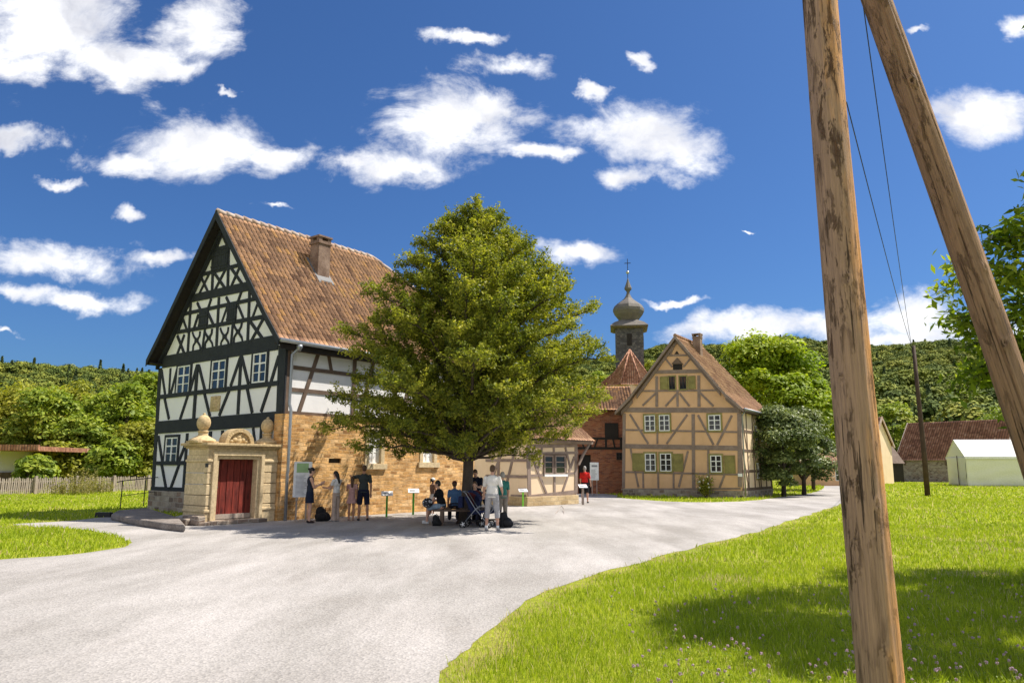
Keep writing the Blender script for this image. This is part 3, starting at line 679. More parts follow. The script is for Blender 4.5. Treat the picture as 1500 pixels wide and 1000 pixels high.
    def courses(x0, x1, y0, y1):
        zz = [0, .55, .86, 1.18, 1.52, 1.86, zt-.28]
        for i in range(len(zz)-1): b.box(x0+random.uniform(0, .008), x1, y0+random.uniform(0, .01), y1, zz[i]+(.008 if i else 0), zz[i+1]-.008)
        b.box(x0-.035, x1+.0, y0-.035, y1, zt-.50, zt-.42); b.box(x0-.03, x1, y0-.03, y1, .36, .44)
    for aa in ((xl, f0, yb, T), (f1, -.07, yb, T*.9)):
        b = MB(); courses(*aa); b.build('pier', ms, p, bevel=.018)
    b = MB(); b.box(xl+.03, -.08, .04, T-.04, zt-.29, zt-.10); b.box(f0, f1, .14, T-.1, dz1+.2, zt-.28); b.build('lintel', ms, p, bevel=.01)
    b = MB(); b.box(f0, f0+.12, -.05, .45, dz0-.1, dz1+.22); b.box(f1-.12, f1, -.05, .45, dz0-.1, dz1+.22); b.box(f0+.12, f1-.12, -.046, .45, dz1+.1, dz1+.219)
    b.box(f0+.12, d0, .02, .45, dz0-.1, dz1+.1); b.box(d1, f1-.12, .02, .45, dz0-.1, dz1+.1); b.box(d0, d1, .022, .45, dz1, dz1+.1); b.build('door_surround', ms, p, bevel=.012)
    b = MB()
    for o_, za0, za1 in ((.03, zt-.10, zt-.055), (.08, zt-.055, zt-.01), (.15, zt-.01, zt+.075)): b.box(xl-o_, -.02, -o_, T+o_, za0, za1-.002)
    b.build('cornice', m2, p, bevel=.015)
    cx_ = (d0+d1)/2; b = MB(); arc = [(math.cos(PI*i/16), math.sin(PI*i/16)) for i in range(17)]; r0, r1 = .50, .37; zb = zt+.075
    for i in range(16):
        (a0, s0), (a1, s1) = arc[i], arc[i+1]
        b.prism([Vector((cx_+a0*r0, .02, zb+s0*r0*.92)), Vector((cx_+a1*r0, .02, zb+s1*r0*.92)), Vector((cx_+a1*r1, .02, zb+s1*r1*.92)), Vector((cx_+a0*r1, .02, zb+s0*r1*.92))], (0, .4, 0))
    b.prism([Vector((cx_+a*r1, .12, zb+s_*r1*.92)) for a, s_ in arc], (0, .28, 0))
    for (ax, az, rr) in ((0, .2, .1), (-.14, .12, .1), (.14, .12, .1), (-.25, .06, .07), (.25, .06, .07), (0, .09, .13), (.05, .28, .06)): b.ball((cx_+ax, .12, zb+az), (rr, .07, rr*.8), 10, 6)
    b.build('lunette', m2, p, bevel=.008)
    for px_, py_ in ((297, 640), (391, 640)):
        dd = ray(px_, py_); tt = Fac(O, rz, 'y', .5, -1).px((px_, 640)); bx = tt.x; by = .5
        b = MB(); b.box(bx-.34, bx+.34, by-.34, by+.34, zb, zb+.05)
        b.lathe([(.40, .05), (.37, .10), (.24, .17), (.15, .22), (.13, .30), (.16, .33), (.16, .36), (.10, .39)], (bx, by, zb), 20); 
        bo = b.build('ball_pedestal', m2, p)
        b = MB(); b.ball((bx, by, zb+.60), (.205, .205, .25), 20, 14); b.ball((bx, by, zb+.86), .05, 8, 6); b.build('stone_ball', m2, bo, smooth=True)
    # door
    b = MB(); n = 6
    for i in range(n):
        x0 = d0+(d1-d0)*i/n; b.box(x0+.009, x0+(d1-d0)/n-.009, .26+.006*(i % 2), .31, dz0+.02, dz1)
    do = b.build('door', M['reddoor'], p, bevel=.004)
    b = MB(); b.box(d0+.02, d1-.02, .225, .262, dz0+.02, dz0+.16); b.build('kick_board', M['dirty'], do)
    b = MB(); b.box(d0+.07, d0+.10, .22, .26, 1.0, 1.14); b.ball((d0+.1, .2, 1.08), .028); b.build('door_handle', M['iron'], do)
    b = MB(); b.box(d0, d1, .31, .40, dz0-.05, dz1); b.build('door_backing', M['soffit'], do)
    b = MB(); b.box(f0-.05, f1+.05, -.28, .45, 0, dz0); b.box(xl-.25, f0-.05, -.22, T, 0, .1); b.build('threshold', M['plinth'], p, bevel=.02)
    b = MB(); b.box(xl-.28, xl-.02, -.15, .75, 0, .28); b.box(xl-.45, xl-.1, .2, .9, 0, .2); b.build('footing_stone', M['plinth'], p, bevel=.05)
    kb = MB(); q = S.px((299.5, 681)); kb.box(fx0-.03-.25, fx0-.25+.03, -.08, .0, q.y-.06, q.y+.06); kb.build('iron_hook', M['iron'], p)
    # ---- stone platform at the foot of the gable
    zp = .20; pl = [ground(x, y, zp) for x, y in ((163, 752), (172, 747), (216, 743), (262, 757), (272, 768), (240, 765), (200, 759.5))]
    b = MB(); b.prism([v for v in pl], (0, 0, -zp+.001)); o_ = b.build('stone_platform', m_noise('rough_concrete_slab', (.27, .235, .21), (.16, .13, .11), 2.2, .95, .9, 10, .04, fine=.6), None, bevel=.05)
    tag(o_, 'low stone landing with rough edge at the foot of the timbered gable', 'platform')
    # iron handrail on it
    r0_, r1_ = ground(176, 745, zp), ground(210, 741, zp); up = Vector((0, 0, .98)); q = Vector((0, 0, .45))
    hr = MB(); hr.tube([r0_, r0_+up], .018, 6); hr.tube([r0_+up-Vector((.2, 0, .05)), r0_+up, r1_+up+Vector((.3, .5, .1))], .018, 6); hr.tube([r0_+q, r1_+q+Vector((.3, .5, .1))], .012, 6); hr.tube([r1_, r1_+up], .018, 6)
    ho = hr.build('handrail', M['iron'], None); tag(ho, 'thin black iron handrail beside the gable landing', 'handrail')
    lb = MB(); c_ = ground(152, 757, 0); lb.box(c_.x-.25, c_.x+.25, c_.y-.1, c_.y+.1, 0, .16); tag(lb.build('boot_scraper', M['iron'], None), 'small dark iron block on the path before the stone landing', 'boot scraper')
    return h, O, rz, S, G
BH, BO, BRZ, BS, BG = big_house()
# ------------------------------------------------------------------ the ochre timbered house
def ochre_house():
    Rc = Vector((13.4, 43.7, 0)); a = R(-33); X = Vector((math.cos(a), math.sin(a), 0)); W, Dp = 7.48, 6.6
    O = Rc-X*W
    h = empty('timbered_house', O, a, 'two storey house with orange plaster, grey timbers and yellow green shutters, gable to the yard', 'house')
    Fr = Fac(O, a, 'y', 0, -1); Sd = Fac(O, a, 'x', W, 1)
    z6 = Z(880, 470, 3.7037)
    ap = Fr.px((992, 494)); zl, zr = Fr.px((908, 597)).y, Fr.px((1090, 597)).y; ze = 5.15; ax = ap.x; za = ap.y
    b = MB(); b.prism([(0, 0, .3), (W, 0, .3), (W, 0, ze), (ax, 0, za-.25), (0, 0, ze+.15)], (0, Dp, 0)); b.build('plaster_wall', M['ochre'], h)
    b = MB(); b.box(-.06, W+.06, -.08, Dp+.05, 0, .42); b.build('plinth', M['plinth'], h)
    b = MB(); b.box(W, W+.012, .0, Dp, .42, ze); b.build('sunlit_side_plaster', M['cream'], h)  # paler plaster sheet: the sun on this side is put into its colour
    t_ = MB()
    Fr.strips(t_, [(112,482,762,484,.30),(118,678,760,690,.28),(112,912,760,908,.10),(128,500,124,905,.2),(752,500,756,900,.24),(502,505,505,905,.2),
        (262,278,560,272,.22),(205,380,640,376,.1),(348,188,478,186,.1),(416,375,418,465,.14),(304,300,305,465,.17),(532,296,534,465,.17),
        (228,458,298,392,.12),(352,462,410,398,.12),(428,392,482,462,.12),(538,388,612,462,.12),
        (372,165,412,112,.09),(412,112,450,160,.09),(352,205,388,250,.1),(486,205,448,250,.1),(395,150,375,190,.08),(440,120,475,180,.08),
        (130,590,740,602,.11),(158,505,258,665,.13),(470,508,358,665,.13),(528,510,612,670,.13),(712,512,632,672,.13),(308,600,308,665,.11),
        (135,818,745,832,.11),(162,692,205,900,.12),(474,705,424,900,.12),(230,820,232,905,.11),(312,820,313,905,.11),(396,820,396,905,.11),(584,700,586,905,.12),(672,835,645,905,.12)], z6, .13)
    t_.build('timber_frame', M['grey_timber'], h)
    gz = M['shutter']
    cas = []
    wi = [((238,512),(297,598)),((316,510),(376,596)),((583,510),(653,592)),((240,718),(300,815)),((322,718),(386,815)),((594,728),(659,820))]
    for p, q in wi:
        Fr.window(h, z6(*p), z6(*q), 2, 3, casing=gz, cw=.10, fw=.055)
    for x0, y0, x1, y1 in ((172,716,236,812),(391,719,450,815),(669,728,733,826),(322,303,366,370),(474,300,516,368)):
        a_, c_ = Fr.px(z6(x0, y0)), Fr.px(z6(x1, y1)); s_ = MB(); h0, h1, v0, v1 = a_.x, c_.x, c_.y, a_.y
        Fr.rect(s_, h0, h1, v0, v1, .045); w_ = .05
        Fr.rect(s_, h0, h0+w_, v0, v1, .065); Fr.rect(s_, h1-w_, h1, v0, v1, .066)
        for k in (0, .48, .94): Fr.rect(s_, h0+w_, h1-w_, v0+(v1-v0)*k, v0+(v1-v0)*k+.06, .063)
        s_.build('shutter', gz, h)
    for x0, y0, x1, y1 in ((371,303,405,370),(428,302,466,368)):
        a_, c_ = Fr.px(z6(x0, y0)), Fr.px(z6(x1, y1)); Fr.window(h, None, None, 2, 2, rx=(a_.x, c_.x, c_.y, a_.y), mat=M['iron'], casing=gz, cw=.07, fw=.03)
    # hood over the attic hatch
    a_, c_ = Fr.px(z6(392, 232)), Fr.px(z6(443, 262)); s_ = MB(); Fr.rect(s_, a_.x, c_.x, c_.y, a_.y, .03); s_.build('attic_opening', M['soffit'], h)
    s_ = MB(); p0, p1, p2 = Fr.px(z6(388, 234)), Fr.px(z6(447, 234)), Fr.px(z6(417, 200))
    s_.prism([Fr.P(p0.x, p0.y, .0), Fr.P(p1.x, p1.y, 0), Fr.P(p2.x, p2.y, 0)], Fr.P(0, 0, .12)-Fr.P(0, 0, 0)); s_.build('carved_hood', M['brown_timber'], h)
    s_ = MB(); q = [Fr.px(z6(*p)) for p in ((400, 180), (426, 180), (413, 162))]; s_.prism([Fr.P(v.x, v.y, -.01) for v in q], Fr.P(0, 0, .02)-Fr.P(0, 0, -.01)); s_.build('owl_hole', M['soffit'], h)
    # side wall timber
    s_ = MB()
    for z_ in (.5, 1.55, 2.75, 3.9, ze-.1): Sd.strip(s_, (0, z_), (Dp, z_), .16)
    for y_ in (.12, 1.3, 2.6, 4.0, 5.3, Dp-.1): Sd.strip(s_, (y_, .45), (y_, ze), .16)
    for y_ in (.2, 2.7): Sd.strip(s_, (y_+.95, .6), (y_+.1, 2.7), .12); Sd.strip(s_, (y_+.1, 5.0), (y_+.95, 2.9), .12)
    s_.build('side_timber_frame', M['brown_timber'], h)
    for y_ in (3.3, 4.65): 
        for z_ in (1.1, 3.4): Sd.window(h, None, None, 2, 3, rx=(y_-.32, y_+.32, z_, z_+.95), casing=gz)
    # roof
    tl = .35; prr = [(-tl, ze-.05), (.75, ze+.98), (W-ax, za+.04)]; prl = [(-tl, ze+.05), (.75, ze+1.05), (ax, za+.04)]
    d = MB()
    for f_, pr in ((lambda q: W-q, prr), (lambda q: q, prl)):
        for i in range(2):
            p, q = pr[i], pr[i+1]; k = 1.0
            vs = [Vector((f_(p[0]), -.38, p[1]-.02)), Vector((f_(q[0]), -.38, q[1]-.02)), Vector((f_(q[0]), Dp+.3, q[1]-.02)), Vector((f_(p[0]), Dp+.3, p[1]-.02))]
            if i == 1: vs = [vs[0], vs[1], Vector((f_(q[0]), Dp-1.9, q[1]-.02)), Vector((f_(p[0]), Dp+.3, p[1]-.02))]
            d.prism(vs, (0, 0, -.12))
    d.build('roof_deck', M['brown_timber'], h)
    kz = lambda z: Dp+.3 if z < ze+1.0 else Dp+.3-(z-ze-1)/(za-ze-1)*2.2
    tile_roof('tiled_roof', M['tile_brown'], h, (W, -.38, 0), (0, 1, 0), prr, Dp+.68, lambda u, v, z: u-.38 < kz(z), pu=.2, pv=.3, seed=3)
    tile_roof('tiled_roof', M['tile_brown'], h, (0, Dp+.3, 0), (0, -1, 0), prl, Dp+.68, lambda u, v, z: Dp+.3-u < kz(z), pu=.2, pv=.3, seed=4)
    r_ = MB(); n = 14
    for i in range(n): r_.tube([(ax, -.4+(Dp-1.5)*i/n, za+.07), (ax, -.4+(Dp-1.5)*(i+1)/n+.03, za+.05)], [.12, .1], 8)
    r_.prism([Vector((ax, Dp-1.9, za)), Vector((W-.75, Dp+.3, ze+1)), Vector((.75, Dp+.3, ze+1))], (0, 0, -.1))
    r_.build('ridge_tiles', M['tile_brown'], h, smooth=False)
    v = MB()
    for f_, pr in ((lambda q: W-q, prr), (lambda q: q, prl)):
        for i in range(2):
            p, q = pr[i], pr[i+1]
            v.prism([Vector((f_(p[0]), -.42, p[1]+.04)), Vector((f_(q[0]), -.42, q[1]+.04)), Vector((f_(q[0]), -.42, q[1]-.2)), Vector((f_(p[0]), -.42, p[1]-.16))], (0, .05, 0))
            v.prism([Vector((f_(p[0]+.3), -.10, p[1]+.1)), Vector((f_(q[0]), -.10, q[1]-.16)), Vector((f_(q[0]), -.10, q[1]-.42)), Vector((f_(p[0]+.3), -.10, p[1]-.14))], (0, .099, 0))
    v.build('bargeboard', M['grey_timber'], h)
    c = MB(); cy = 1.9; c.box(ax+.30, ax+.80, cy+.05, cy+.5, za-1.2, za+.32); co = c.build('chimney', M['chim'], h, bevel=.02)
    c = MB(); c.box(ax+.27, ax+.83, cy+.02, cy+.53, za+.2, za+.26); c.box(ax+.28, ax+.40, cy+.03, cy+.52, za+.32, za+.44); c.box(ax+.70, ax+.82, cy+.03, cy+.52, za+.32, za+.44); c.box(ax+.26, ax+.84, cy+.01, cy+.54, za+.44, za+.5); c.build('chimney_cap', M['chim'], co)
    p = MB(); p.tube([(W+.4, -.3, ze-.02), (W+.4, Dp+.3, ze-.05)], .07, 8); p.build('gutter', M['zinc'], h, smooth=True)
    p = MB(); p.tube([(W+.38, .1, ze-.05), (W+.12, .12, ze-.4), (W+.12, .12, .1)], .045, 8); p.build('downpipe', M['zinc'], h, smooth=True)
    p = MB(); q = Fr.px(z6(757, 835)); Fr.rect(p, q.x-.12, q.x+.12, q.y-.09, q.y+.09, .07); p.build('number_plate', M['winwhite'], h)
    return h
ochre_house()

# ------------------------------------------------------------------ low cream timbered annex
def annex():
    a = R(46); O = Vector((.70, 33.8, 0)); W, Dp, ze = 3.5, 3.9, 2.85
    h = empty('timbered_annex', O, a, 'low cream plastered annex with crossed timbers and a twin casement window behind the tree', 'annex')
    Fr = Fac(O, a, 'y', 0, -1); Sd = Fac(O, a, 'x', 0, -1); zz = Z(760, 600, 6.25)
    b = MB(); b.box(0, W, 0, Dp+1.5, .3, ze); b.build('plaster_wall', M['cream'], h)
    b = MB(); b.box(-.08, W+.06, -.10, Dp, 0, .42); b.build('plinth', M['tanstone'], h, bevel=.02)
    t_ = MB()
    Fr.strips(t_, [(110,402,540,392,.12),(100,604,520,578,.12),(100,800,530,750,.2),(85,330,95,800,.22),(522,330,522,760,.2),(318,335,325,770,.13),(212,335,172,545,.11),(112,420,250,765,.12),(424,345,468,525,.11),(505,430,398,745,.12),(105,335,530,325,.16)], zz, .12)
    Sd.strips(t_, [(5,462,70,462,.13),(0,612,75,612,.13),(-70,790,70,795,.16),(-180,350,-190,790,.14),(-30,350,-120,720,.13),(-140,350,-300,780,.13),(-420,350,-420,780,.2),(-300,605,5,610,.13),(-300,462,5,462,.13)], zz, .14)
    t_.build('timber_frame', M['grey_timber'], h)
    for x0, x1 in ((228, 312), (328, 424)):
        p, q = Fr.px(zz(x0, 415)), Fr.px(zz(x1, 588)); Fr.window(h, None, None, 1, 3, rx=(p.x, q.x, q.y, p.y), mat=M['grey_timber'], casing=M['brown_timber'], cw=.06, fw=.07)
    p, q = Fr.px(zz(222, 590)), Fr.px(zz(432, 604)); s_ = MB(); s_.box(p.x, q.x, -.12, 0, q.y-.03, p.y); s_.build('window_sill', M['winwhite'], h)
    br = MB(); br.box(-.25, W+1.0, -.28, -.05, ze, ze+.2); br.tube([(W+.04, -.12, 1.85), (W+.35, -.14, 2.3), (W+.85, -.14, ze)], .075, 6); br.build('eave_beam', M['grey_timber'], h)
    rf = [(-.45, ze+.12), (2.6, ze+2.6)]
    d = MB(); d.prism([Vector((-.3, -.45, ze+.1)), Vector((-.3, 2.6, ze+2.58)), Vector((-.3, 5.65, ze+.1))], (W+1.2, 0, 0)); d.build('roof_deck', M['grey_timber'], h)
    tile_roof('tiled_roof', M['tile_brown'], h, (-.35, 0, 0), (1, 0, 0), rf, W+1.3, pu=.2, pv=.3)
    tile_roof('tiled_roof', M['tile_brown'], h, (W+.95, 5.2, 0), (-1, 0, 0), rf, W+1.3, pu=.2, pv=.3)
annex()

# ------------------------------------------------------------------ brick barn with gallery, chapel with onion tower
def brick_barn():
    O = Vector((2.6, 50.5, 0)); a = R(-3); W, Dp = 5.4, 5.5
    h = empty('brick_barn', O, a, 'shaded red brick barn with timber gallery and dark doorway between annex and ochre house', 'barn')
    Fr = Fac(O, a, 'y', 0, -1); zz = Z(760, 600, 6.25)
    zb = Fr.px(zz(700, 352)).y; zt = Fr.px(zz(700, 262)).y; ze = 5.5
    d0, d1 = Fr.px(zz(545, 410)), Fr.px(zz(662, 700))
    b = MB(); b.box(0, d0.x, 0, .3, 0, zb); b.box(d1.x, W, 0, .3, 0, zb); b.box(d0.x, d1.x, 0, .3, d0.y, zb); b.box(0, W, .3, Dp, 0, zb); b.build('brick_wall', M['brick'], h)
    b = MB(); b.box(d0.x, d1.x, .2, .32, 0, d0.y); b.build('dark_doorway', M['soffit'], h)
    b = MB(); b.box(0, W, .02, Dp, zb, ze); b.build('upper_wall', M['brick'], h)
    t_ = MB()
    Fr.strips(t_, [(520,350,950,352,.16),(520,262,950,262,.14),(655,262,655,352,.14),(722,262,690,352,.1),(798,262,798,352,.14),(860,262,880,352,.1),(935,262,935,352,.14),(560,262,600,352,.1)], zz, .12)
    t_.build('gallery_timber', M['soffit'], h)
    p, q = Fr.px(zz(800, 120)), Fr.px(zz(912, 258)); o_ = MB(); Fr.rect(o_, p.x-.1, q.x, q.y, p.y, .05); o_.build('hatch_opening', M['soffit'], h)
    p, q = Fr.px(zz(892, 392)), Fr.px(zz(945, 458)); Fr.window(h, None, None, 2, 2, rx=(p.x, q.x, q.y, p.y), mat=M['iron'])
    d = MB(); d.prism([Vector((-.3, -.5, ze)), Vector((-.3, 2.75, ze+1.9)), Vector((-.3, 6, ze))], (W+.6, 0, 0)); d.build('roof_deck', M['soffit'], h)
    pr = [(-.55, ze), (2.75, ze+1.95)]
    tile_roof('tiled_roof', M['tile'], h, (-.35, 0, 0), (1, 0, 0), pr, W+.7, pu=.22, pv=.3)
    tile_roof('tiled_roof', M['tile'], h, (W+.35, Dp, 0), (-1, 0, 0), pr, W+.7, pu=.22, pv=.3)
brick_barn()
def chapel():
    Y = 62.; sc = Y/1100.; cx = (927-750)*sc; O = Vector((cx, Y, 0))
    h = empty('chapel', O, R(-8), 'chapel with slate clad turret, grey onion dome and red tiled polygonal roof', 'chapel')
    zt = at(927, 512, Y).z; zb = at(927, 566, Y).z
    b = MB(); b.lathe([(2.05, 0), (2.05, zb)], n=8); b.build('apse_wall', M['cream'], h)
    mb = MB(); n = 8; r0 = 2.25
    b = MB(); ring = [Vector((r0*math.cos(2*PI*(k+.5)/n), r0*math.sin(2*PI*(k+.5)/n), zb-.05)) for k in range(n)]; apx = Vector((0, 0, zt))
    V, Fq, UV = [], [], []
    for k in range(n):
        a_, c_ = ring[k], ring[(k+1) % n]; m_ = 18
        nr = (c_-a_).cross(apx-a_).normalized()
        for j in range(m_):
            for e in (0, 1):
                t_ = (j+e)/m_; off = nr*(.035 if e == 0 else .0); p, q = a_.lerp(apx, t_)+off, c_.lerp(apx, t_)+off
                V += [p[:], q[:]]; w_ = (c_-a_).length*(1-t_)/2; UV.append((-w_+k*10, (j+e*.95)*.18+.01)); UV.append((w_+k*10, (j+e*.95)*.18+.01))
        b0 = k*m_*4
        for r_ in range(2*m_-1):
            i = b0+r_*2; Fq.append((i, i+1, i+3, i+2))
    Fq = np.array(Fq); np_mesh('apse_roof', np.array(V), Fq, M['tile_red'], h, np.array(UV)[Fq.ravel()])
    b = MB()
    for k in range(n): b.tube([ring[k], apx], .075, 6)
    b.build('hip_tiles', M['tile_red'], h, smooth=True)
    b = MB(); b.box(-3.4, 3.4, 1.5, 11, 0, 8.0); b.build('nave_wall', M['cream'], h)
    b = MB(); b.prism([Vector((-3.7, 1.3, 7.9)), Vector((3.7, 1.3, 7.9)), Vector((0, 1.3, 11.0))], (0, 10, 0)); b.build('nave_roof', M['tile_red'], h)
    # turret
    ty = 4.0; s2 = (Y+ty)/1100.; zc = at(927, 482, Y+ty).z; w = 1.24
    t_ = MB(); tx = .05; t_.box(tx-w, tx+w, ty-w, ty+w, 7, zc); to = t_.build('turret', M['slate'], h)
    t_ = MB(); t_.lathe([((w+.12)*1.414, zc-.15), ((w+.42)*1.414, zc+.0), ((w+.42)*1.414, zc+.08), ((w+.05)*1.414, zc+.42), (.95, zc+.75), (.8, zc+.8)], (tx, ty, 0), 4)
    for i, v in enumerate(t_.v):
        x, y, z = v; dx, dy = x-tx, y-ty; c_ = math.cos(PI/4); t_.v[i] = (tx+(dx-dy)*c_, ty+(dx+dy)*c_, z)
    t_.build('turret_cornice', M['onion'], to)
    t_ = MB(); z0 = zc+.72; H = at(927, 384, Y+ty).z-z0
    prof = [(.80,0),(.98,.35),(1.22,.8),(1.36,1.25),(1.36,1.6),(1.22,2.0),(.95,2.35),(.62,2.68),(.36,3.0),(.20,3.4),(.13,3.75),(.16,3.95),(.30,4.15),(.33,4.35),(.20,4.85),(.10,5.3),(.05,5.6),(.02,5.75)]
    k = (at(927, 407, Y+ty).z-z0)/5.75
    t_.lathe([(r*1.03, z0+z*k) for r, z in prof], (tx, ty, 0), 8); t_.build('onion_dome', M['onion'], to)
    t_ = MB(); zt_ = z0+5.6*k; t_.tube([(tx, ty, zt_), (tx, ty, zt_+1.9)], .03, 6); t_.box(tx-.28, tx+.28, ty-.02, ty+.02, zt_+1.45, zt_+1.51); t_.build('cross', M['iron'], to)
    t_ = MB(); t_.ball((tx, ty, zt_+.62), .16, 12, 8); t_.build('finial_ball', M['gold'], to, smooth=True)
    t_ = MB(); t_.box(tx-.22, tx+.22, ty-w-.05, ty-w+.02, zc-1.7, zc-.65); t_.build('louvre', M['soffit'], to)
    t_ = MB(); t_.box(tx+w-.02, tx+w+.05, ty-.22, ty+.22, zc-1.7, zc-.65); t_.build('louvre', M['soffit'], to)
chapel()

# ------------------------------------------------------------------ far buildings, tent
def far_buildings():
    # red roofed stone barn
    Y = 104.; a = at(1316, 700, Y); X0 = a.x; L_ = 12.8
    h = empty('stone_barn', (X0, Y, 0), R(-50), 'long low barn with dark red tiled roof and grey rubble wall behind the tent', 'barn')
    ze, zr = at(1316, 673, Y).z, at(1340, 620, Y+4).z
    b = MB(); b.prism([Vector((0, 0, 0)), Vector((0, 9.6, 0)), Vector((0, 9.6, ze)), Vector((0, 4.8, zr-.2)), Vector((0, 0, ze))], (L_, 0, 0)); b.build('rubble_wall', M['plinth'], h)
    pr = [(-.4, ze-.1), (4.8, zr)]
    tile_roof('tiled_roof', M['tile_dark'], h, (-.1, 0, 0), (1, 0, 0), pr, L_+.4, pu=.3, pv=.38, wave=.03, wv=3)
    tile_roof('tiled_roof', M['tile_dark'], h, (L_+.3, 9.6, 0), (-1, 0, 0), pr, L_+.4, pu=.3, pv=.38, wave=.03, wv=3)
    for xx in (-.2, L_+.32):
        v = MB()
        for f_ in ((lambda q: q), (lambda q: 9.6-q)): v.prism([Vector((xx, f_(-.5), ze-.25)), Vector((xx, f_(4.8), zr+.08)), Vector((xx, f_(4.8), zr-.3)), Vector((xx, f_(-.2), ze-.3))], (.14, 0, 0))
        v.build('bargeboard', M['mortar'], h)
    v = MB(); v.prism([Vector((L_+.02, .1, ze-.1)), Vector((L_+.02, 9.5, ze-.1)), Vector((L_+.02, 4.8, zr-.4))], (.06, 0, 0)); v.build('gable_boarding', M['brown_timber'], h)
    for i in range(5): 
        v = MB(); v.box(1.0+i*2.6, 1.12+i*2.6, -.35, 0, ze-.75, ze-.2); v.build('brace', M['brown_timber'], h)
    # dark shed beside
    a = at(1300, 700, 96); b_ = at(1319, 700, 96)
    h = empty('boarded_shed', (a.x, 97, 0), 0, 'small dark boarded shed between the white gable and the red roofed barn', 'shed'); w = b_.x-a.x
    b = MB(); b.box(0, w+1, 0, 3, 0, at(0, 672, 97).z); b.build('wall', M['soffit'], h); b = MB(); b.prism([Vector((-.2, -.3, at(0, 672, 97).z)), Vector((w+1.1, -.3, at(0, 672, 97).z)), Vector((w+1.1, 3, at(0, 642, 97).z)), Vector((-.2, 3, at(0, 642, 97).z))], (0, .1, .12)); b.build('board_roof', M['brown_timber'], h)
    # white gable house
    Y = 88.; a = at(1281, 700, 84); h = empty('gabled_cottage', (a.x, 84, 0), R(45), 'cream gabled cottage partly hidden by the big wooden pole', 'cottage')
    W, Dp = 6.2, 9; ze, zr = 4.6, 7.6
    b = MB(); b.prism([Vector((0, 0, 0)), Vector((W, 0, 0)), Vector((W, 0, ze)), Vector((W/2, 0, zr-.15)), Vector((0, 0, ze))], (0, Dp, 0)); b.build('plaster_wall', M['cream'], h)
    pr = [(-.4, ze-.3), (W/2, zr)]
    tile_roof('tiled_roof', M['tile_dark'], h, (W, -.2, 0), (0, 1, 0), pr, Dp+.4, pu=.3, pv=.38, wave=.03, wv=3); tile_roof('tiled_roof', M['tile_dark'], h, (0, Dp+.2, 0), (0, -1, 0), pr, Dp+.4, pu=.3, pv=.38, wave=.03, wv=3)
    v = MB()
    for f_ in ((lambda q: q), (lambda q: W-q)): v.prism([Vector((f_(-.5), -.3, ze-.4)), Vector((f_(W/2), -.3, zr+.1)), Vector((f_(W/2), -.3, zr-.25)), Vector((f_(-.2), -.3, ze-.45))], (0, .12, 0))
    v.build('bargeboard', M['mortar'], h)
    # low outbuilding behind the pear trees
    Y = 76.; a = at(1178, 698, Y); h = empty('outbuilding', (a.x, Y, 0), 0, 'low ochre outbuilding with a small dark window behind the dark pear trees', 'outbuilding')
    b = MB(); b.box(0, 5.5, 0, 3, 0, 2.0); b.build('wall', M['ochre'], h); b = MB(); b.prism([Vector((-.3, -.4, 1.95)), Vector((-.3, 1.5, 3.0)), Vector((-.3, 3.4, 1.95))], (6.1, 0, 0)); b.build('roof', M['tile_dark'], h)
    f_ = Fac(Vector((a.x, Y, 0)), 0, 'y', 0, -1); p = f_.px((1226, 678)); f_.window(h, None, None, 1, 2, rx=(p.x-.25, p.x+.25, .5, 1.6))
    # building at the far left
    Y = 49.5; a = at(58, 660, Y); h = empty('flat_roofed_house', (a.x-12, Y, 0), R(2), 'white rendered house with a flat red roof edge beyond the picket fence', 'house')
    z1, z0 = at(0, 651, Y).z, at(0, 660, Y).z
    b = MB(); b.box(0, 9.2, 0, 6, 1.2, z0); b.build('white_wall', M['white'], h); b = MB(); b.box(0, 9.4, -.05, 6, 0, 1.2); b.build('dark_base', M['brown_timber'], h)
    b = MB(); b.box(-.5, 12.2, -1.0, 7, z0, z1-.1); b.box(-.52, 12.24, -1.04, -.9, z0+.05, z1); b.build('roof_edge', M['tile_red'], h)
    for i in range(2): 
        f_ = Fac(Vector((a.x-12, Y, 0)), R(2), 'y', 0, -1); f_.window(h, None, None, 2, 2, rx=(1.5+i*3.2, 2.6+i*3.2, 1.5, 2.7))
far_buildings()
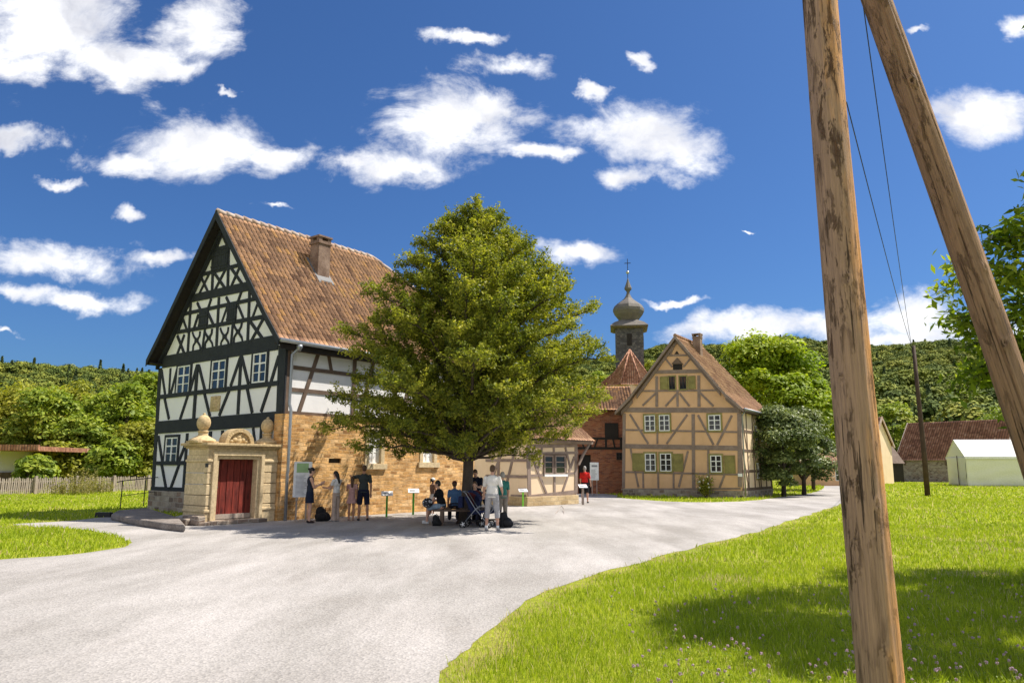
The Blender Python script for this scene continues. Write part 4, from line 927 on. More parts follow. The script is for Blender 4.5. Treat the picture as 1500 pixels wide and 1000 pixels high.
def tent():
    N_ = Vector((46.6, 77, 0)); a = R(-11.5); W, L_ = 5.1, 12.5
    h = empty('marquee_tent', N_, a, 'white gabled marquee with pale green canvas walls standing on the meadow', 'tent')
    ze, zr = 3.0, 4.75
    def cloth_wall(name, P0, P1, z1_, seed, mat, folds=.05, nx=70, nz=14, sag=.0):
        P0, P1 = Vector(P0), Vector(P1); dr = P1-P0; n = Vector((dr.y, -dr.x, 0)).normalized(); V = []
        for j in range(nz+1):
            for i in range(nx+1):
                t_ = i/nx; z = z1_*j/nz; x = t_*dr.length
                o_ = folds*(1-j/nz*.8)*(math.sin(x*2.1+seed+1.6*math.sin(z*1.3+x*.3))+.6*math.sin(z*6+2.2*math.sin(x*.9+seed)))
                p = P0.lerp(P1, t_)+n*(o_+.02); V.append((p.x, p.y, z))
        i = (np.arange(nz)[:, None]*(nx+1)+np.arange(nx)[None, :]).ravel(); Fq = np.stack([i, i+1, i+nx+2, i+nx+1], 1)
        o = np_mesh(name, np.array(V), Fq, mat, h, smooth=True); s_ = o.modifiers.new('s', 'SOLIDIFY'); s_.thickness = .01; return o
    cloth_wall('canvas_wall', (0, 0, 0), (L_, 0, 0), ze, 1, M['canvas']); cloth_wall('canvas_wall', (0, W, 0), (0, 0, 0), ze, 4, M['canvas'])
    cloth_wall('canvas_wall', (L_, 0, 0), (L_, W, 0), ze, 4, M['canvas']); cloth_wall('canvas_wall', (L_, W, 0), (0, W, 0), ze, 4, M['canvas'])
    for xx in (0, L_-.02):
        b = MB(); b.prism([Vector((xx, 0, ze)), Vector((xx, W, ze)), Vector((xx, W/2, zr))], (.02, 0, 0)); b.build('canvas_gable', M['canvas'], h)
    b = MB()
    for f_ in ((lambda q: q), (lambda q: W-q)):
        b.prism([Vector((-.06, f_(-.12), ze-.05)), Vector((-.06, f_(W/2), zr+.02)), Vector((L_+.06, f_(W/2), zr+.02)), Vector((L_+.06, f_(-.12), ze-.05))], (0, 0, .03))
        b.prism([Vector((-.06, f_(-.13), ze-.25)), Vector((-.06, f_(-.13), ze+.0)), Vector((L_+.06, f_(-.13), ze)), Vector((L_+.06, f_(-.13), ze-.25))], (0, .015, 0))
    b.build('canvas_roof', M['canvas_roof'], h)
    for x, y in ((.1, .1), (.1, W-.1), (-.1, W*.37), (L_-.1, .1)):
        b = MB(); b.tube([(x, y, 0), (x, y, ze+.1)], .04, 6); b.build('tent_pole', M['brown_timber'], h)
tent()
# ------------------------------------------------------------------ big wooden poles, far pole, cables
def m_pole(name, base, bright, dark, streak):
    t = NT(name); v = t.map('Object', (1, 1, .16)); vf = t.map('Object', (1, 1, .05))
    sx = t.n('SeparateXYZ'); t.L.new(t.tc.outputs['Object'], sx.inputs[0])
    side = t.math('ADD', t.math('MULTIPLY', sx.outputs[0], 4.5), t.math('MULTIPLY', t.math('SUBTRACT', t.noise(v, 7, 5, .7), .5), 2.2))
    c = t.mix(t.rng(side, -.05, .6), base, bright)  # sunlit flank painted into the wood: brighter, more orange toward object +X
    g = t.math('ADD', t.math('MULTIPLY', t.noise(vf, 46, 9, .8, .3), .6), t.math('MULTIPLY', t.noise(t.map('Object', (1, 1, .02)), 120, 5, .7), .4)); c = t.mix(.75, c, t.ramp(g, [(.34, (.30, .26, .24)), (.48, (.85, .82, .80)), (.66, (1.45, 1.38, 1.3))]), 'MULTIPLY')
    # bark remnants: dark irregular patches, longer than wide
    b1 = t.noise(t.map('Object', (1, 1, .22)), 19, 10, .75, .5); bk = t.rng(b1, .53, .62)
    b0 = t.rng(t.noise(t.map('Object', (1, 1, .22)), 5.5, 3), .40, .6)
    bk = t.math('MULTIPLY', bk, t.math('MULTIPLY', b0, streak), clamp=True); c = t.mix(bk, c, dark)
    cr = t.rng(t.noise(t.map('Object', (1, 1, .025)), 34, 6, .6), .345, .375, 1, 0); c = t.mix(t.math('MULTIPLY', cr, .8), c, (.035, .02, .014))
    h_ = t.math('ADD', t.math('MULTIPLY', g, .5), t.math('ADD', t.math('MULTIPLY', bk, .8), t.math('MULTIPLY', cr, -1.2))); t.bump(h_, 1.0, .02)
    return t.col(c, .8)
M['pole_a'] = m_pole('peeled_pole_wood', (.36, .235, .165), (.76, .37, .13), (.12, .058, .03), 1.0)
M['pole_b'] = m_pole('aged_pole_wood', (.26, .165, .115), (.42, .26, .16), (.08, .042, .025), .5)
V_X = Vector((1, 0, 0))
def big_pole(name, p0, p1, r0, r1, mat, label, seed, knots=(), crack=None):
    p0, p1 = Vector(p0), Vector(p1); Ln = (p1-p0).length; zd = (p1-p0).normalized(); xd = (V_X-zd*zd.x).normalized(); q = Matrix((xd, zd.cross(xd), zd)).transposed().to_quaternion()
    h = empty(name, p0, 0, label, 'pole', 'big wooden poles in the foreground')
    n, m_ = 96, int(Ln/.02); th = np.linspace(0, 2*PI, n, endpoint=False); zz = np.linspace(0, Ln, m_+1)
    T, Zz = np.meshgrid(th, zz); rad = r0+(r1-r0)*Zz/Ln
    g = np.random.default_rng(seed); dr = np.zeros_like(T)
    for k in range(26):
        a, b, ph, am = g.integers(1, 15), g.uniform(-1.2, 1.2), g.uniform(0, 6.28), g.uniform(.2, 1)
        dr += am*np.sin(a*T+b*Zz*2.2+ph+.8*np.sin(Zz*g.uniform(.5, 2)))*.0016*(4/(a+3))
    for k in range(14):
        a, b, ph = g.integers(18, 44), g.uniform(-.3, .3), g.uniform(0, 6.28); dr += .0006*np.sin(a*T+b*Zz+ph)*np.sin(Zz*g.uniform(.4, 1.6)+ph)
    for (kz, kt, kr, kd) in knots:
        dd = np.hypot((((T-kt+PI) % (2*PI))-PI)*rad, (Zz-kz)*.8); dr += kd*np.exp(-(dd/kr)**2)-kd*2.0*np.exp(-(dd/(kr*.35))**2)
    if crack:
        for (t0, t1, za, zb, w, d_) in crack:
            k = np.clip((Zz-za)/(zb-za), 0, 1); tc = t0+(t1-t0)*k+.03*np.sin(Zz*4)+.015*np.sin(Zz*13)
            on = (Zz > za) & (Zz < zb); dd = np.abs(((T-tc+PI) % (2*PI))-PI)*rad; dr -= on*d_*np.exp(-(dd/w)**2)*(.5+.5*np.abs(np.sin(Zz*1.7)))
    bx = .012*np.sin(zz*.9+seed); by = .01*np.sin(zz*.7+seed*2)
    Rr = rad+dr; V = np.stack([Rr*np.cos(T)+bx[:, None], Rr*np.sin(T)+by[:, None], Zz], -1).reshape(-1, 3)
    i = np.arange(m_)[:, None]*n; j = np.arange(n)[None, :]; A = (i+j).ravel(); B = (i+(j+1) % n).ravel(); Fq = np.stack([A, B, B+n, A+n], 1)
    o = np_mesh('shaft', V, Fq, mat, h, smooth=True); o.rotation_mode = 'QUATERNION'; o.rotation_quaternion = q
    b = MB(); b.lathe([(r1*.99, Ln-.01), (r1*.6, Ln+.03), (.01, Ln+.05)], n=20); c = b.build('end_cap', mat, h); c.rotation_mode = 'QUATERNION'; c.rotation_quaternion = q
    return h
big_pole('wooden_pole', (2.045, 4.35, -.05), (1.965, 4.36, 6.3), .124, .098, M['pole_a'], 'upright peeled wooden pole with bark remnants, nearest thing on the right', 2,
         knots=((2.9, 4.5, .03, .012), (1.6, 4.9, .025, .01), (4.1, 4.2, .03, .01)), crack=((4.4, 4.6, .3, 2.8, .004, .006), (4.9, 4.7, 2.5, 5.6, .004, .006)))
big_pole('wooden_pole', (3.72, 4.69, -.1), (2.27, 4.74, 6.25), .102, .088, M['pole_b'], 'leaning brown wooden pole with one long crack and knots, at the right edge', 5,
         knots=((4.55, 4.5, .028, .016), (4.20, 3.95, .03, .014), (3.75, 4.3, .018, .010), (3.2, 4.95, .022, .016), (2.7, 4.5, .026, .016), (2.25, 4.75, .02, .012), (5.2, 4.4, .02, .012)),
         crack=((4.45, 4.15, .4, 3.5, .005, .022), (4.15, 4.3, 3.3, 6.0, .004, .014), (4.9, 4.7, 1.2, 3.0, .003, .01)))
b = MB(); fp = ground(1359, 727); tp = at(1338, 506, fp.y); b.tube([fp-Vector((0, 0, .1)), fp.lerp(tp, .33)+Vector((.03, 0, 0)), fp.lerp(tp, .66), tp], [.17, .155, .13, .11], 12)
M['far_pole'] = m_timber('dark_creosoted_pole', (.045, .028, .02), (.09, .055, .04)); fpo = empty('telegraph_pole', fp, 0, 'thin dark leaning pole standing alone in the meadow before the red roofed barn', 'pole')
for i, v in enumerate(b.v): b.v[i] = (v[0]-fp.x, v[1]-fp.y, v[2])
b.build('shaft', M['far_pole'], fpo, smooth=True)
b = MB(); q = tp-fp; b.tube([q+Vector((-.12, -.02, -.12)), q+Vector((.10, 0, -.12)), q+Vector((.10, 0, .02))], .02, 6); b.ball(q+Vector((-.14, -.02, -.10)), .035); b.build('insulator', M['iron'], fpo)
for k, (s0, sag, lb) in enumerate(((at(1262, -10, 5.0), .55, 'thin sagging cable, the right one of two running to the dark meadow pole'), (at(1240, 150, 5.0), .45, 'thin sagging cable, the left one of two running to the dark meadow pole'))):
    e = tp+Vector((-.1+.1*k, 0, .02-.12*k)); pts = []
    for i in range(25):
        t_ = i/24; p = s0.lerp(e, t_); p.z -= sag*4*t_*(1-t_); pts.append(p)
    b = MB(); b.tube(pts, [.0045+.009*i/24 for i in range(25)], 6); tag(b.build('cable', M['iron'], None), lb, 'cable', 'cables to the meadow pole')

# ------------------------------------------------------------------ the big hornbeam in the yard
def main_tree():
    base = Vector((-1.45, 23.5, 0)); h = empty('yard_tree', base, 0, 'large broad hornbeam in the gravel yard with a bench and people beneath it', 'tree')
    zz = [1.75+(683-y)*.0216 for y in (288, 320, 350, 420, 500, 560, 620, 655, 672)]
    rl = [.12, .85, 1.5, 2.6, 3.35, 4.0, 4.25, 3.3, 1.5]; rr = [.3, .95, 1.75, 3.45, 4.15, 4.3, 4.35, 3.5, 1.8]
    def env(z, a):
        l = np.interp(z, zz[::-1], rl[::-1]); r_ = np.interp(z, zz[::-1], rr[::-1]); c = math.cos(a)
        return (l+r_)/2+(r_-l)/2*c
    g = random.Random(3); wood = MB()
    def lean(z): return Vector((.10*z*.3+.05*math.sin(z), .04*math.sin(z*1.3), z))
    wood.tube([lean(z) for z in (0, .15, .8, 1.6, 2.4, 4, 6, 8, 9.4, 10.0)], [.27, .20, .17, .165, .16, .13, .085, .045, .02, .008], 12)
    C_, K_ = [], []; nl = 142; ga = 2.399
    for i in range(nl):
        zt = 2.15+(i/nl)**.92*8.0+g.uniform(-.15, .15); a = i*ga+g.uniform(-.25, .25); Rm = env(zt, a)*(g.uniform(.80, 1.0) if g.random() < .75 else g.uniform(1.0, 1.14))
        if g.random() < .2: Rm *= g.uniform(.65, .85)
        up = .16+.85*min(1, max(0, (zt-2.1)/4.5)); zs = max(1.9, zt-Rm*up); zs = min(zs, 9.3)
        s0 = lean(zs); tip = Vector((math.cos(a)*Rm+s0.x*.4, math.sin(a)*Rm, zt)); n = max(4, int((tip-s0).length/.28)); pts = []
        for k in range(n+1):
            t_ = k/n; p = s0.lerp(tip, t_); p.z += .28*Rm*up*math.sin(PI*t_*.9)-.10*max(0, t_-.6)*Rm; p += Vector((g.uniform(-1, 1), g.uniform(-1, 1), g.uniform(-1, 1)))*.05*(k > 0); pts.append(p)
        r0 = .016*Rm+.012; wood.tube(pts, [r0*(1-.85*k/n)+.003 for k in range(n+1)], 5)
        for k in range(1, n+1):
            t_ = k/n
            if t_ < .22 and Rm > 1.5: continue
            p = pts[k]; dr = (pts[k]-pts[k-1]).normalized(); lat = dr.cross(Vector((0, 0, 1))).normalized(); cl = g.random()
            for s_ in (-1, 1, 0) if k < n else (-1, 1, 0, .5):
                L_ = (.28+.50*math.sin(PI*min(1, t_*.95)))*g.uniform(.6, 1.25)*min(1.25, .55+Rm*.22)
                d2 = (dr*(.65 if s_ else 1.0)+lat*s_*g.uniform(.6, 1.1)+Vector((0, 0, g.uniform(-.1, .95)))).normalized()
                q = p+d2*L_; mid = (p+q)/2+Vector((0, 0, .04)); wood.tube([p, mid, q], [.007, .005, .002], 3, caps=False)
                m_ = int(L_*92)+6; tt = rng.uniform(.12, 1.08, m_); pp = np.array(p)[None]+np.array(q-p)[None]*tt[:, None]
                sp = rng.normal(0, 1, (m_, 3))*np.array([.065, .065, .06]); pp = pp+sp*(1.15-.4*tt[:, None]); C_.append(pp); K_.append(np.clip(rng.normal(cl, .08, m_), 0, 1))
    C = np.concatenate(C_); K = np.concatenate(K_); print('LEAVES', len(C))
    leaf_obj('crown', C, .074, LEAF['hornbeam'], h, K, flat=.3)
    wood.build('trunk', M['bark'], h, smooth=True)
main_tree()

# ------------------------------------------------------------------ other trees
def walnut(name, base, crown_c, rad, low, seed, label, cat='tree', n=300, size=.13, up=0):
    """open crown of leafy shoots on visible limbs"""
    h = empty(name, base, 0, label, cat); g = random.Random(seed); wood = MB(); cc = Vector(crown_c)
    wood.tube([(0, 0, 0), (0.05, 0, cc.z*.35), (cc.x*.5, cc.y*.5, cc.z*.65), (cc.x, cc.y, cc.z)], [.28, .23, .17, .09], 10); C_, K_ = [], []
    C0, R0 = cc, rad
    for i in range(n):
        cc, rad = (C0, R0) if i % 5 < 3 else (Vector(low[0]), low[1])
        d = Vector((g.gauss(0, 1), g.gauss(0, 1), g.gauss(0, 1))).normalized(); rr = g.uniform(.45, 1.0)**.6
        tip = cc+Vector((d.x*rad[0], d.y*rad[1], d.z*rad[2]))*rr
        if i < 60:
            s0 = C0.lerp(Vector((0, 0, C0.z*.3)), g.uniform(0, 1) if i % 5 < 3 else g.uniform(.6, 1)); wood.tube([s0, s0.lerp(tip, .5)+Vector((0, 0, .25)), tip], [.07, .04, .01], 5)
        cl = g.random(); dr = (tip-cc).normalized(); dr.z -= .25
        for k in range(5):
            d2 = (dr+Vector((g.uniform(-.9, .9), g.uniform(-.9, .9), g.uniform(-.6, .5)))).normalized(); q = tip+d2*g.uniform(.35, .75); wood.tube([tip, (tip+q)/2+Vector((0, 0, .05)), q], [.012, .008, .003], 3, caps=False)
            m_ = 26; tt = rng.uniform(.05, 1.05, m_); pp = np.array(tip)+np.array(q-tip)*tt[:, None]+rng.normal(0, .11, (m_, 3)); C_.append(pp); K_.append(np.clip(rng.normal(cl, .1, m_), 0, 1))
    leaf_obj('crown', np.concatenate(C_), size, LEAF['walnut'], h, np.concatenate(K_), flat=.4, aspect=2.3); wood.build('trunk', M['bark'], h, smooth=True); return h
walnut('walnut_tree', (11.3, 10.4, 0), (-.1, -.1, 9.8), (2.1, 2.2, 4.4), ((-1.5, .95, 4.35), (2.5, 2.5, 1.75)), 4, 'bright leafy walnut tree reaching in behind the leaning pole at the right edge', n=360)
def tree_at(px, Y, y_top, wpx, mat, nleaf, size, label, group=None, seed=1, ybot=None, cat='tree', nl=50, lump=.33, trunk=.16, hollow=.5, depth=None):
    p = at(px, 690, Y); p.z = 0; zt = at(px, y_top, Y).z; r = wpx/2*Y/1087.; zb = at(px, ybot, Y).z if ybot else zt*.12
    zb = max(zb, -1.0); return blob_tree('tree' if cat == 'tree' else cat, p, zt, (r*.93, (depth or r)*.93, (zt-zb)/2*.95), (zt+zb)/2, mat, nleaf, size, label, group, nl, seed, trunk, lump, cat, hollow)
for args in (
  (1128, 63, 480, 190, 'bright', 30000, .30, 'tall sunlit yellow green tree rising behind the ochre house roof', None, 21, 700),
  (1190, 60, 545, 110, 'bright', 13000, .28, 'sunlit tree close behind the two dark pear trees', None, 22, 700),
  (1146, 47.0, 584, 122, 'pear', 22000, .15, 'dark dense pear tree by the ochre house, the left of the pair', 'pear trees beside the ochre house', 23, 738),
  (1176, 50, 588, 112, 'pear', 22000, .15, 'dark dense pear tree at the bend of the road, the right of the pair', 'pear trees beside the ochre house', 24, 734),
  (1312, 118, 578, 78, 'mid', 9000, .42, 'round green tree between the white gable and the red roofed barn', None, 25, 700)):
    px, Y, yt, w, mt, nf, sz, lb, gp, sd, yb = args; tree_at(px, Y, yt, w, mt, nf, sz, lb, gp, sd, yb, trunk=.13, nl=70, lump=.26)
hedge = [(-70,60,560,120,'olive','loose olive green tree at the far left edge'),(8,62,556,110,'olive','yellowish tree above the flat red roof'),(58,58,556,90,'mid','rounded tree just right of the flat red roof'),(102,66,550,105,'olive','light olive tree in the middle of the row behind the fence'),
 (118,57,600,85,'mid','shorter tree in front of the row, behind the pale weeds'),(150,63,556,90,'mid','mid green tree behind the dark hollow in the row'),(178,60,545,80,'mid','taller green tree near the handrail, behind the fence'),(212,64,528,86,'mid','tallest tree of the row, beside the timbered gable'),(205,56,610,80,'olive','low light tree against the house corner, behind the fence'),
 (52,47.5,664,52,'mid','dark bush between the fence and the white house'),(82,54,640,52,'olive','light bushy tree right of the white house'),(165,54,640,70,'mid','low dark tree behind the fence right of the weeds')]
for i, (px, Y, yt, w, mt, lb) in enumerate(hedge):
    tree_at(px, Y, yt, w*1.15, mt, int(90*w), .27, lb, 'trees behind the picket fence', 40+i, 716, nl=80, lump=.30, trunk=.15)
for i, (px, Y, yt, w, mt, lb) in enumerate(((880,80,535,80,'mid','green tree between the yard tree and the chapel turret'),(965,92,512,70,'olive','tree behind the ochre house gable beside the turret'),(1243,125,560,80,'mid','tree behind the upright pole'),(1480,130,590,110,'mid','tree behind the tent roof at the right'),(1410,150,600,70,'mid','dark bush above the red barn roof'))):
    tree_at(px, Y, yt, w, mt, 6000, .38, lb, None, 60+i, 700, nl=50, lump=.28)

for i, (px, w, yt, mt, lb) in enumerate(((-20,70,676,'olive','low bush at the far left end of the fence'),(108,60,668,'mid','low bush behind the fence, left of the yellow stalks'),(136,56,672,'olive','low bush directly behind the yellow stalks'),(172,60,666,'mid','low dark bush behind the fence, left of the handrail'),(200,52,672,'olive','low light bush behind the handrail'),(224,48,668,'mid','low bush behind the fence at the house corner'))):
    tree_at(px, 56.5, yt, w*1.4, mt, 3200, .22, lb, 'bushes behind the picket fence', 80+i, 712, nl=40, lump=.34, cat='bush', trunk=.05)
# ------------------------------------------------------------------ forest on the hills (one uncountable mass)
def forest():
    g = np.random.default_rng(5); src = D.collections.new('forest_crowns'); mats = []
    def fmat(name, cols):
        t = NT(name); oi = t.n('ObjectInfo'); uv = t.map('UV'); sp = t.n('SeparateXYZ'); t.L.new(uv, sp.inputs[0])
        f = t.math('ADD', t.math('MULTIPLY', oi.outputs['Random'], .6), t.math('MULTIPLY', sp.outputs[0], .4)); c = t.ramp(f, [(i/(len(cols)-1), k) for i, k in enumerate(cols)])
        return t.col(c, .9)
    mb_ = fmat('forest_broadleaf', [(.045, .075, .018), (.11, .15, .027), (.22, .25, .038), (.36, .34, .055)]); mc = fmat('forest_conifer', [(.065, .10, .04), (.09, .13, .045), (.13, .17, .06)])
    for v in range(7):
        if v < 5:
            P_, K, NN = crown_pts((0, 0, 4.6), (3.6, 3.6, 4.0), 40, 1500, .38, seed=100+v, hollow=.75); V, Fq = leaves(P_, .62, nrm=NN, aspect=1.2)
            mt = mb_
        else:
            n = 420; z = g.uniform(.5, 12, n)**1.0; a = g.uniform(0, 6.28, n); r = (12.2-z)/12*2.3*g.uniform(.5, 1, n); P_ = np.stack([r*np.cos(a), r*np.sin(a), z], 1); V, Fq = leaves(P_, 1.1, nrm=np.stack([np.cos(a), np.sin(a), a*0+.6], 1), aspect=1.3); mt = mc
        uv = np.repeat(np.stack([g.uniform(0, 1, len(P_)), g.uniform(0, 1, len(P_))], 1), 4, 0)
        o = np_mesh('forest_crown', V, Fq, mt, None, uv); COL.objects.unlink(o); src.objects.link(o)
    N_ = 26000; a = np.radians(g.uniform(-44, 44, N_)); r = np.sqrt(g.uniform(150**2, 640**2, N_)); X, Y = r*np.sin(a), r*np.cos(a); Hh = hill_h(X, Y); k = Hh > 1.2
    X, Y, Hh, r = X[k], Y[k], Hh[k], r[k]
    me = D.meshes.new('forest'); me.from_pydata(np.stack([X, Y, Hh-1.0], 1).tolist(), [], []); o = D.objects.new('forest', me); COL.objects.link(o)
    at_ = me.attributes.new('pick', 'INT', 'POINT'); con =  ((X < 0) & (r > 430) & (g.uniform(0, 1, len(X)) < .05)); pick = np.where(con, g.integers(5, 7, len(X)), g.integers(0, 5, len(X))); pick = np.where(g.uniform(0, 1, len(X)) < .015, 5, pick)
    at_.data.foreach_set('value', pick.astype(np.int32))
    sc_ = me.attributes.new('size', 'FLOAT', 'POINT'); sc_.data.foreach_set('value', np.clip(g.lognormal(-.05, .28, len(X)), .5, 1.55).astype(np.float32))
    ng = D.node_groups.new('forest_scatter', 'GeometryNodeTree'); ng.interface.new_socket('Geometry', in_out='INPUT', socket_type='NodeSocketGeometry'); ng.interface.new_socket('Geometry', in_out='OUTPUT', socket_type='NodeSocketGeometry')
    nd, lk = ng.nodes, ng.links; gi, go = nd.new('NodeGroupInput'), nd.new('NodeGroupOutput'); ip = nd.new('GeometryNodeInstanceOnPoints'); ci = nd.new('GeometryNodeCollectionInfo'); ci.inputs['Collection'].default_value = src; ci.inputs['Separate Children'].default_value = True; ci.inputs['Reset Children'].default_value = True
    na = nd.new('GeometryNodeInputNamedAttribute'); na.data_type = 'INT'; na.inputs['Name'].default_value = 'pick'; ns = nd.new('GeometryNodeInputNamedAttribute'); ns.data_type = 'FLOAT'; ns.inputs['Name'].default_value = 'size'
    rv = nd.new('FunctionNodeRandomValue'); rv.data_type = 'FLOAT_VECTOR'; rv.inputs[0].default_value = (0, 0, 0); rv.inputs[1].default_value = (0, 0, 6.283)
    lk.new(gi.outputs[0], ip.inputs['Points']); lk.new(ci.outputs[0], ip.inputs['Instance']); ip.inputs['Pick Instance'].default_value = True; lk.new(na.outputs[0], ip.inputs['Instance Index']); lk.new(ns.outputs[0], ip.inputs['Scale']); lk.new(rv.outputs[0], ip.inputs['Rotation']); lk.new(ip.outputs[0], go.inputs[0])
    md = o.modifiers.new('scatter', 'NODES'); md.node_group = ng
    tag(o, 'dense mixed forest covering the distant hills', kind='stuff')
forest()

# ------------------------------------------------------------------ grass
def grass():
    g = np.random.default_rng(9); RP = np.array(road); Vs, Fs, Us = [], [], []; off = 0
    t = NT('grass_blades'); uv = t.map('UV'); sp = t.n('SeparateXYZ'); t.L.new(uv, sp.inputs[0])
    pos = t.map('Object'); big = t.noise(pos, .30, 5, .6)
    f = t.math('ADD', t.math('MULTIPLY', sp.outputs[0], .55), t.math('MULTIPLY', t.math('SUBTRACT', big, .25), .85), clamp=True)
    c = t.ramp(f, [(0, (.17, .25, .008)), (.35, (.31, .41, .014)), (.65, (.47, .54, .025)), (.88, (.60, .62, .06)), (1, (.68, .56, .26))])
    t.col(c, .6); tr = t.n('BsdfTranslucent'); t.L.new(c, tr.inputs[0]); mx = t.n('MixShader'); mx.inputs[0].default_value = .45; t.L.new(t.b.outputs[0], mx.inputs[1]); t.L.new(tr.outputs[0], mx.inputs[2]); t.L.new(mx.outputs[0], t.out.inputs[0])
    def scatter(y0, y1, dens, hgt, wid, dry=0):
        nonlocal off
        w1 = y1*.78+1; A = (y1-y0)*2*w1; n = int(A*dens); Y = g.uniform(y0, y1, n); X = g.uniform(-w1, w1, n); k = np.abs(X) < Y*.76+1.0; X, Y = X[k], Y[k]
        k = ~in_poly(X, Y, road)
        # keep clear of the big houses
        for (O_, rz_, x0, x1, ya, yb) in ((BO, BRZ, -.1, 9.6, -.1, 8.2), (Vector((.7, 33.8, 0)), R(46), -.1, 3.6, -.1, 5.4), (Vector((7.13, 47.77, 0)), R(-33), -.1, 7.6, -.1, 6.7), (Vector((2.6, 50.5, 0)), R(-3), 0, 5.4, 0, 5.5)):
            c_, s_ = math.cos(rz_), math.sin(rz_); lx = (X-O_.x)*c_+(Y-O_.y)*s_; ly = -(X-O_.x)*s_+(Y-O_.y)*c_; k &= ~((lx > x0) & (lx < x1) & (ly > ya) & (ly < yb))
        X, Y = X[k], Y[k]; n = len(X); ed = np.full(n, 9.0)
        E_ = np.array(catmull(road_r, 5)); 
        for q in range(0, n, 20000):
            sl_ = slice(q, q+20000); best = np.full(len(X[sl_]), 9.0)
            for i_ in range(len(E_)-1):
                ax_, ay_ = E_[i_]; dx_, dy_ = E_[i_+1]-E_[i_]; tt = np.clip(((X[sl_]-ax_)*dx_+(Y[sl_]-ay_)*dy_)/(dx_*dx_+dy_*dy_+1e-9), 0, 1); best = np.minimum(best, np.hypot(X[sl_]-ax_-tt*dx_, Y[sl_]-ay_-tt*dy_))
            ed[sl_] = best
        ed = ed+g.normal(0, .10, n)+.12*np.sin(X*3.1+Y*2.3); kk = (ed > .16) | (g.uniform(0, 1, n) < .25); X, Y, ed = X[kk], Y[kk], ed[kk]; n = len(X); cl = .65+.5*np.sin(X*1.7+np.sin(Y*1.1)*2)*np.sin(Y*1.9+X*.6)*.5+g.uniform(-.15, .25, n)
        H = hgt*g.uniform(.45, 1.3, n)*cl*1.2*np.clip(.35+ed*1.1, .35, 1)*np.where(g.uniform(0, 1, n) < .03, 1.9, 1); ang = g.uniform(0, 2*PI, n); ln = g.uniform(.1, .75, n)*H; dx, dy = np.cos(ang), np.sin(ang); pa = g.uniform(0, 2*PI, n); wx, wy = np.cos(pa)*wid*.5*g.uniform(.6, 1.3, n), np.sin(pa)*wid*.5
        z0 = np.zeros(n)
        b0 = np.stack([X-wx, Y-wy, z0], 1); b1 = np.stack([X+wx, Y+wy, z0], 1); m0 = np.stack([X-wx*.8+dx*ln*.35, Y-wy*.8+dy*ln*.35, H*.6], 1); m1 = np.stack([X+wx*.8+dx*ln*.35, Y+wy*.8+dy*ln*.35, H*.6], 1)
        tp_ = np.stack([X+dx*ln, Y+dy*ln, H], 1); tq = tp_+np.stack([wx*.15, wy*.15, z0], 1)
        V = np.stack([b0, b1, m1, m0, tq, tp_], 1).reshape(-1, 3); i = np.arange(n)*6+off; Fq = np.concatenate([np.stack([i, i+1, i+2, i+3], 1), np.stack([i+3, i+2, i+4, i+5], 1)])
        u = g.uniform(0, 1, n); bare = np.sin(X*.9+2*np.sin(Y*.7))*np.sin(Y*1.3+X*.5) > .82; u = np.where((g.uniform(0, 1, n) < .05+.75*(ed < .3)+.3*bare), 1.6, u*.9); u8 = np.repeat(np.concatenate([u, u]), 4); Vs.append(V); Fs.append(Fq); Us.append(np.stack([u8, u8*0], 1)); off += 6*n
    scatter(5.6, 9, 2300, .075, .007); scatter(9, 14, 1000, .085, .010); scatter(14, 24, 330, .09, .018); scatter(24, 45, 75, .10, .035); scatter(45, 95, 12, .13, .08)
    V = np.concatenate(Vs); Fq = np.concatenate(Fs); UV = np.concatenate(Us); print('BLADES', len(Fq)//2)
    o = np_mesh('grass', V, Fq, t.m, None, UV); tag(o, 'bright green meadow grass on both sides of the gravel', kind='stuff')
    # taller clump grass and clover in the near meadow
    Vs.clear(); Fs.clear(); Us.clear(); off = 0
    m1 = MB(); st = MB(); lf = []
    gg = random.Random(8); cnt = 0
    while cnt < 230:
        px, py = gg.uniform(880, 1560), gg.uniform(842, 1030)
        if gg.random() > .25+.75*(py-842)/150: continue
        p = ground(px, py)
        if p.x < 1.0 and p.y < 8: continue
        hh = gg.uniform(.10, .22); q = p+Vector((gg.uniform(-.03, .03), gg.uniform(-.03, .03), hh)); st.tube([p, p.lerp(q, .5)+Vector((.01, 0, 0)), q], .0016, 4)
        r = gg.uniform(.009, .015)
        for j in range(16):
            d = Vector((gg.gauss(0, 1), gg.gauss(0, 1), gg.gauss(0, .9)+.3)).normalized(); m1.tube([q+d*r*.2, q+d*r*1.2], [.0025, .0040], 4)
        for j in range(3):
            b_ = p.lerp(q, gg.uniform(.2, .7)); a = gg.uniform(0, 6.28)
            for kk in range(3): e = b_+Vector((math.cos(a+kk*2.1), math.sin(a+kk*2.1), .15))*.022; lf.append(e[:])
        cnt += 1
    fm = m_noise('clover_pink', (.55, .38, .45), (.38, .28, .26), 30, .8, 0, fine=.2)
    fo = m1.build('clover_flowers', fm, None); tag(fo, 'faded pink clover heads scattered through the near meadow grass', kind='stuff')
    so_ = st.build('clover_stems', LEAF['mid'], fo, uv=True)
    leaf_obj('clover_leaves', np.array(lf), .024, LEAF['mid'], fo, aspect=1.1, flat=1.5)
grass()
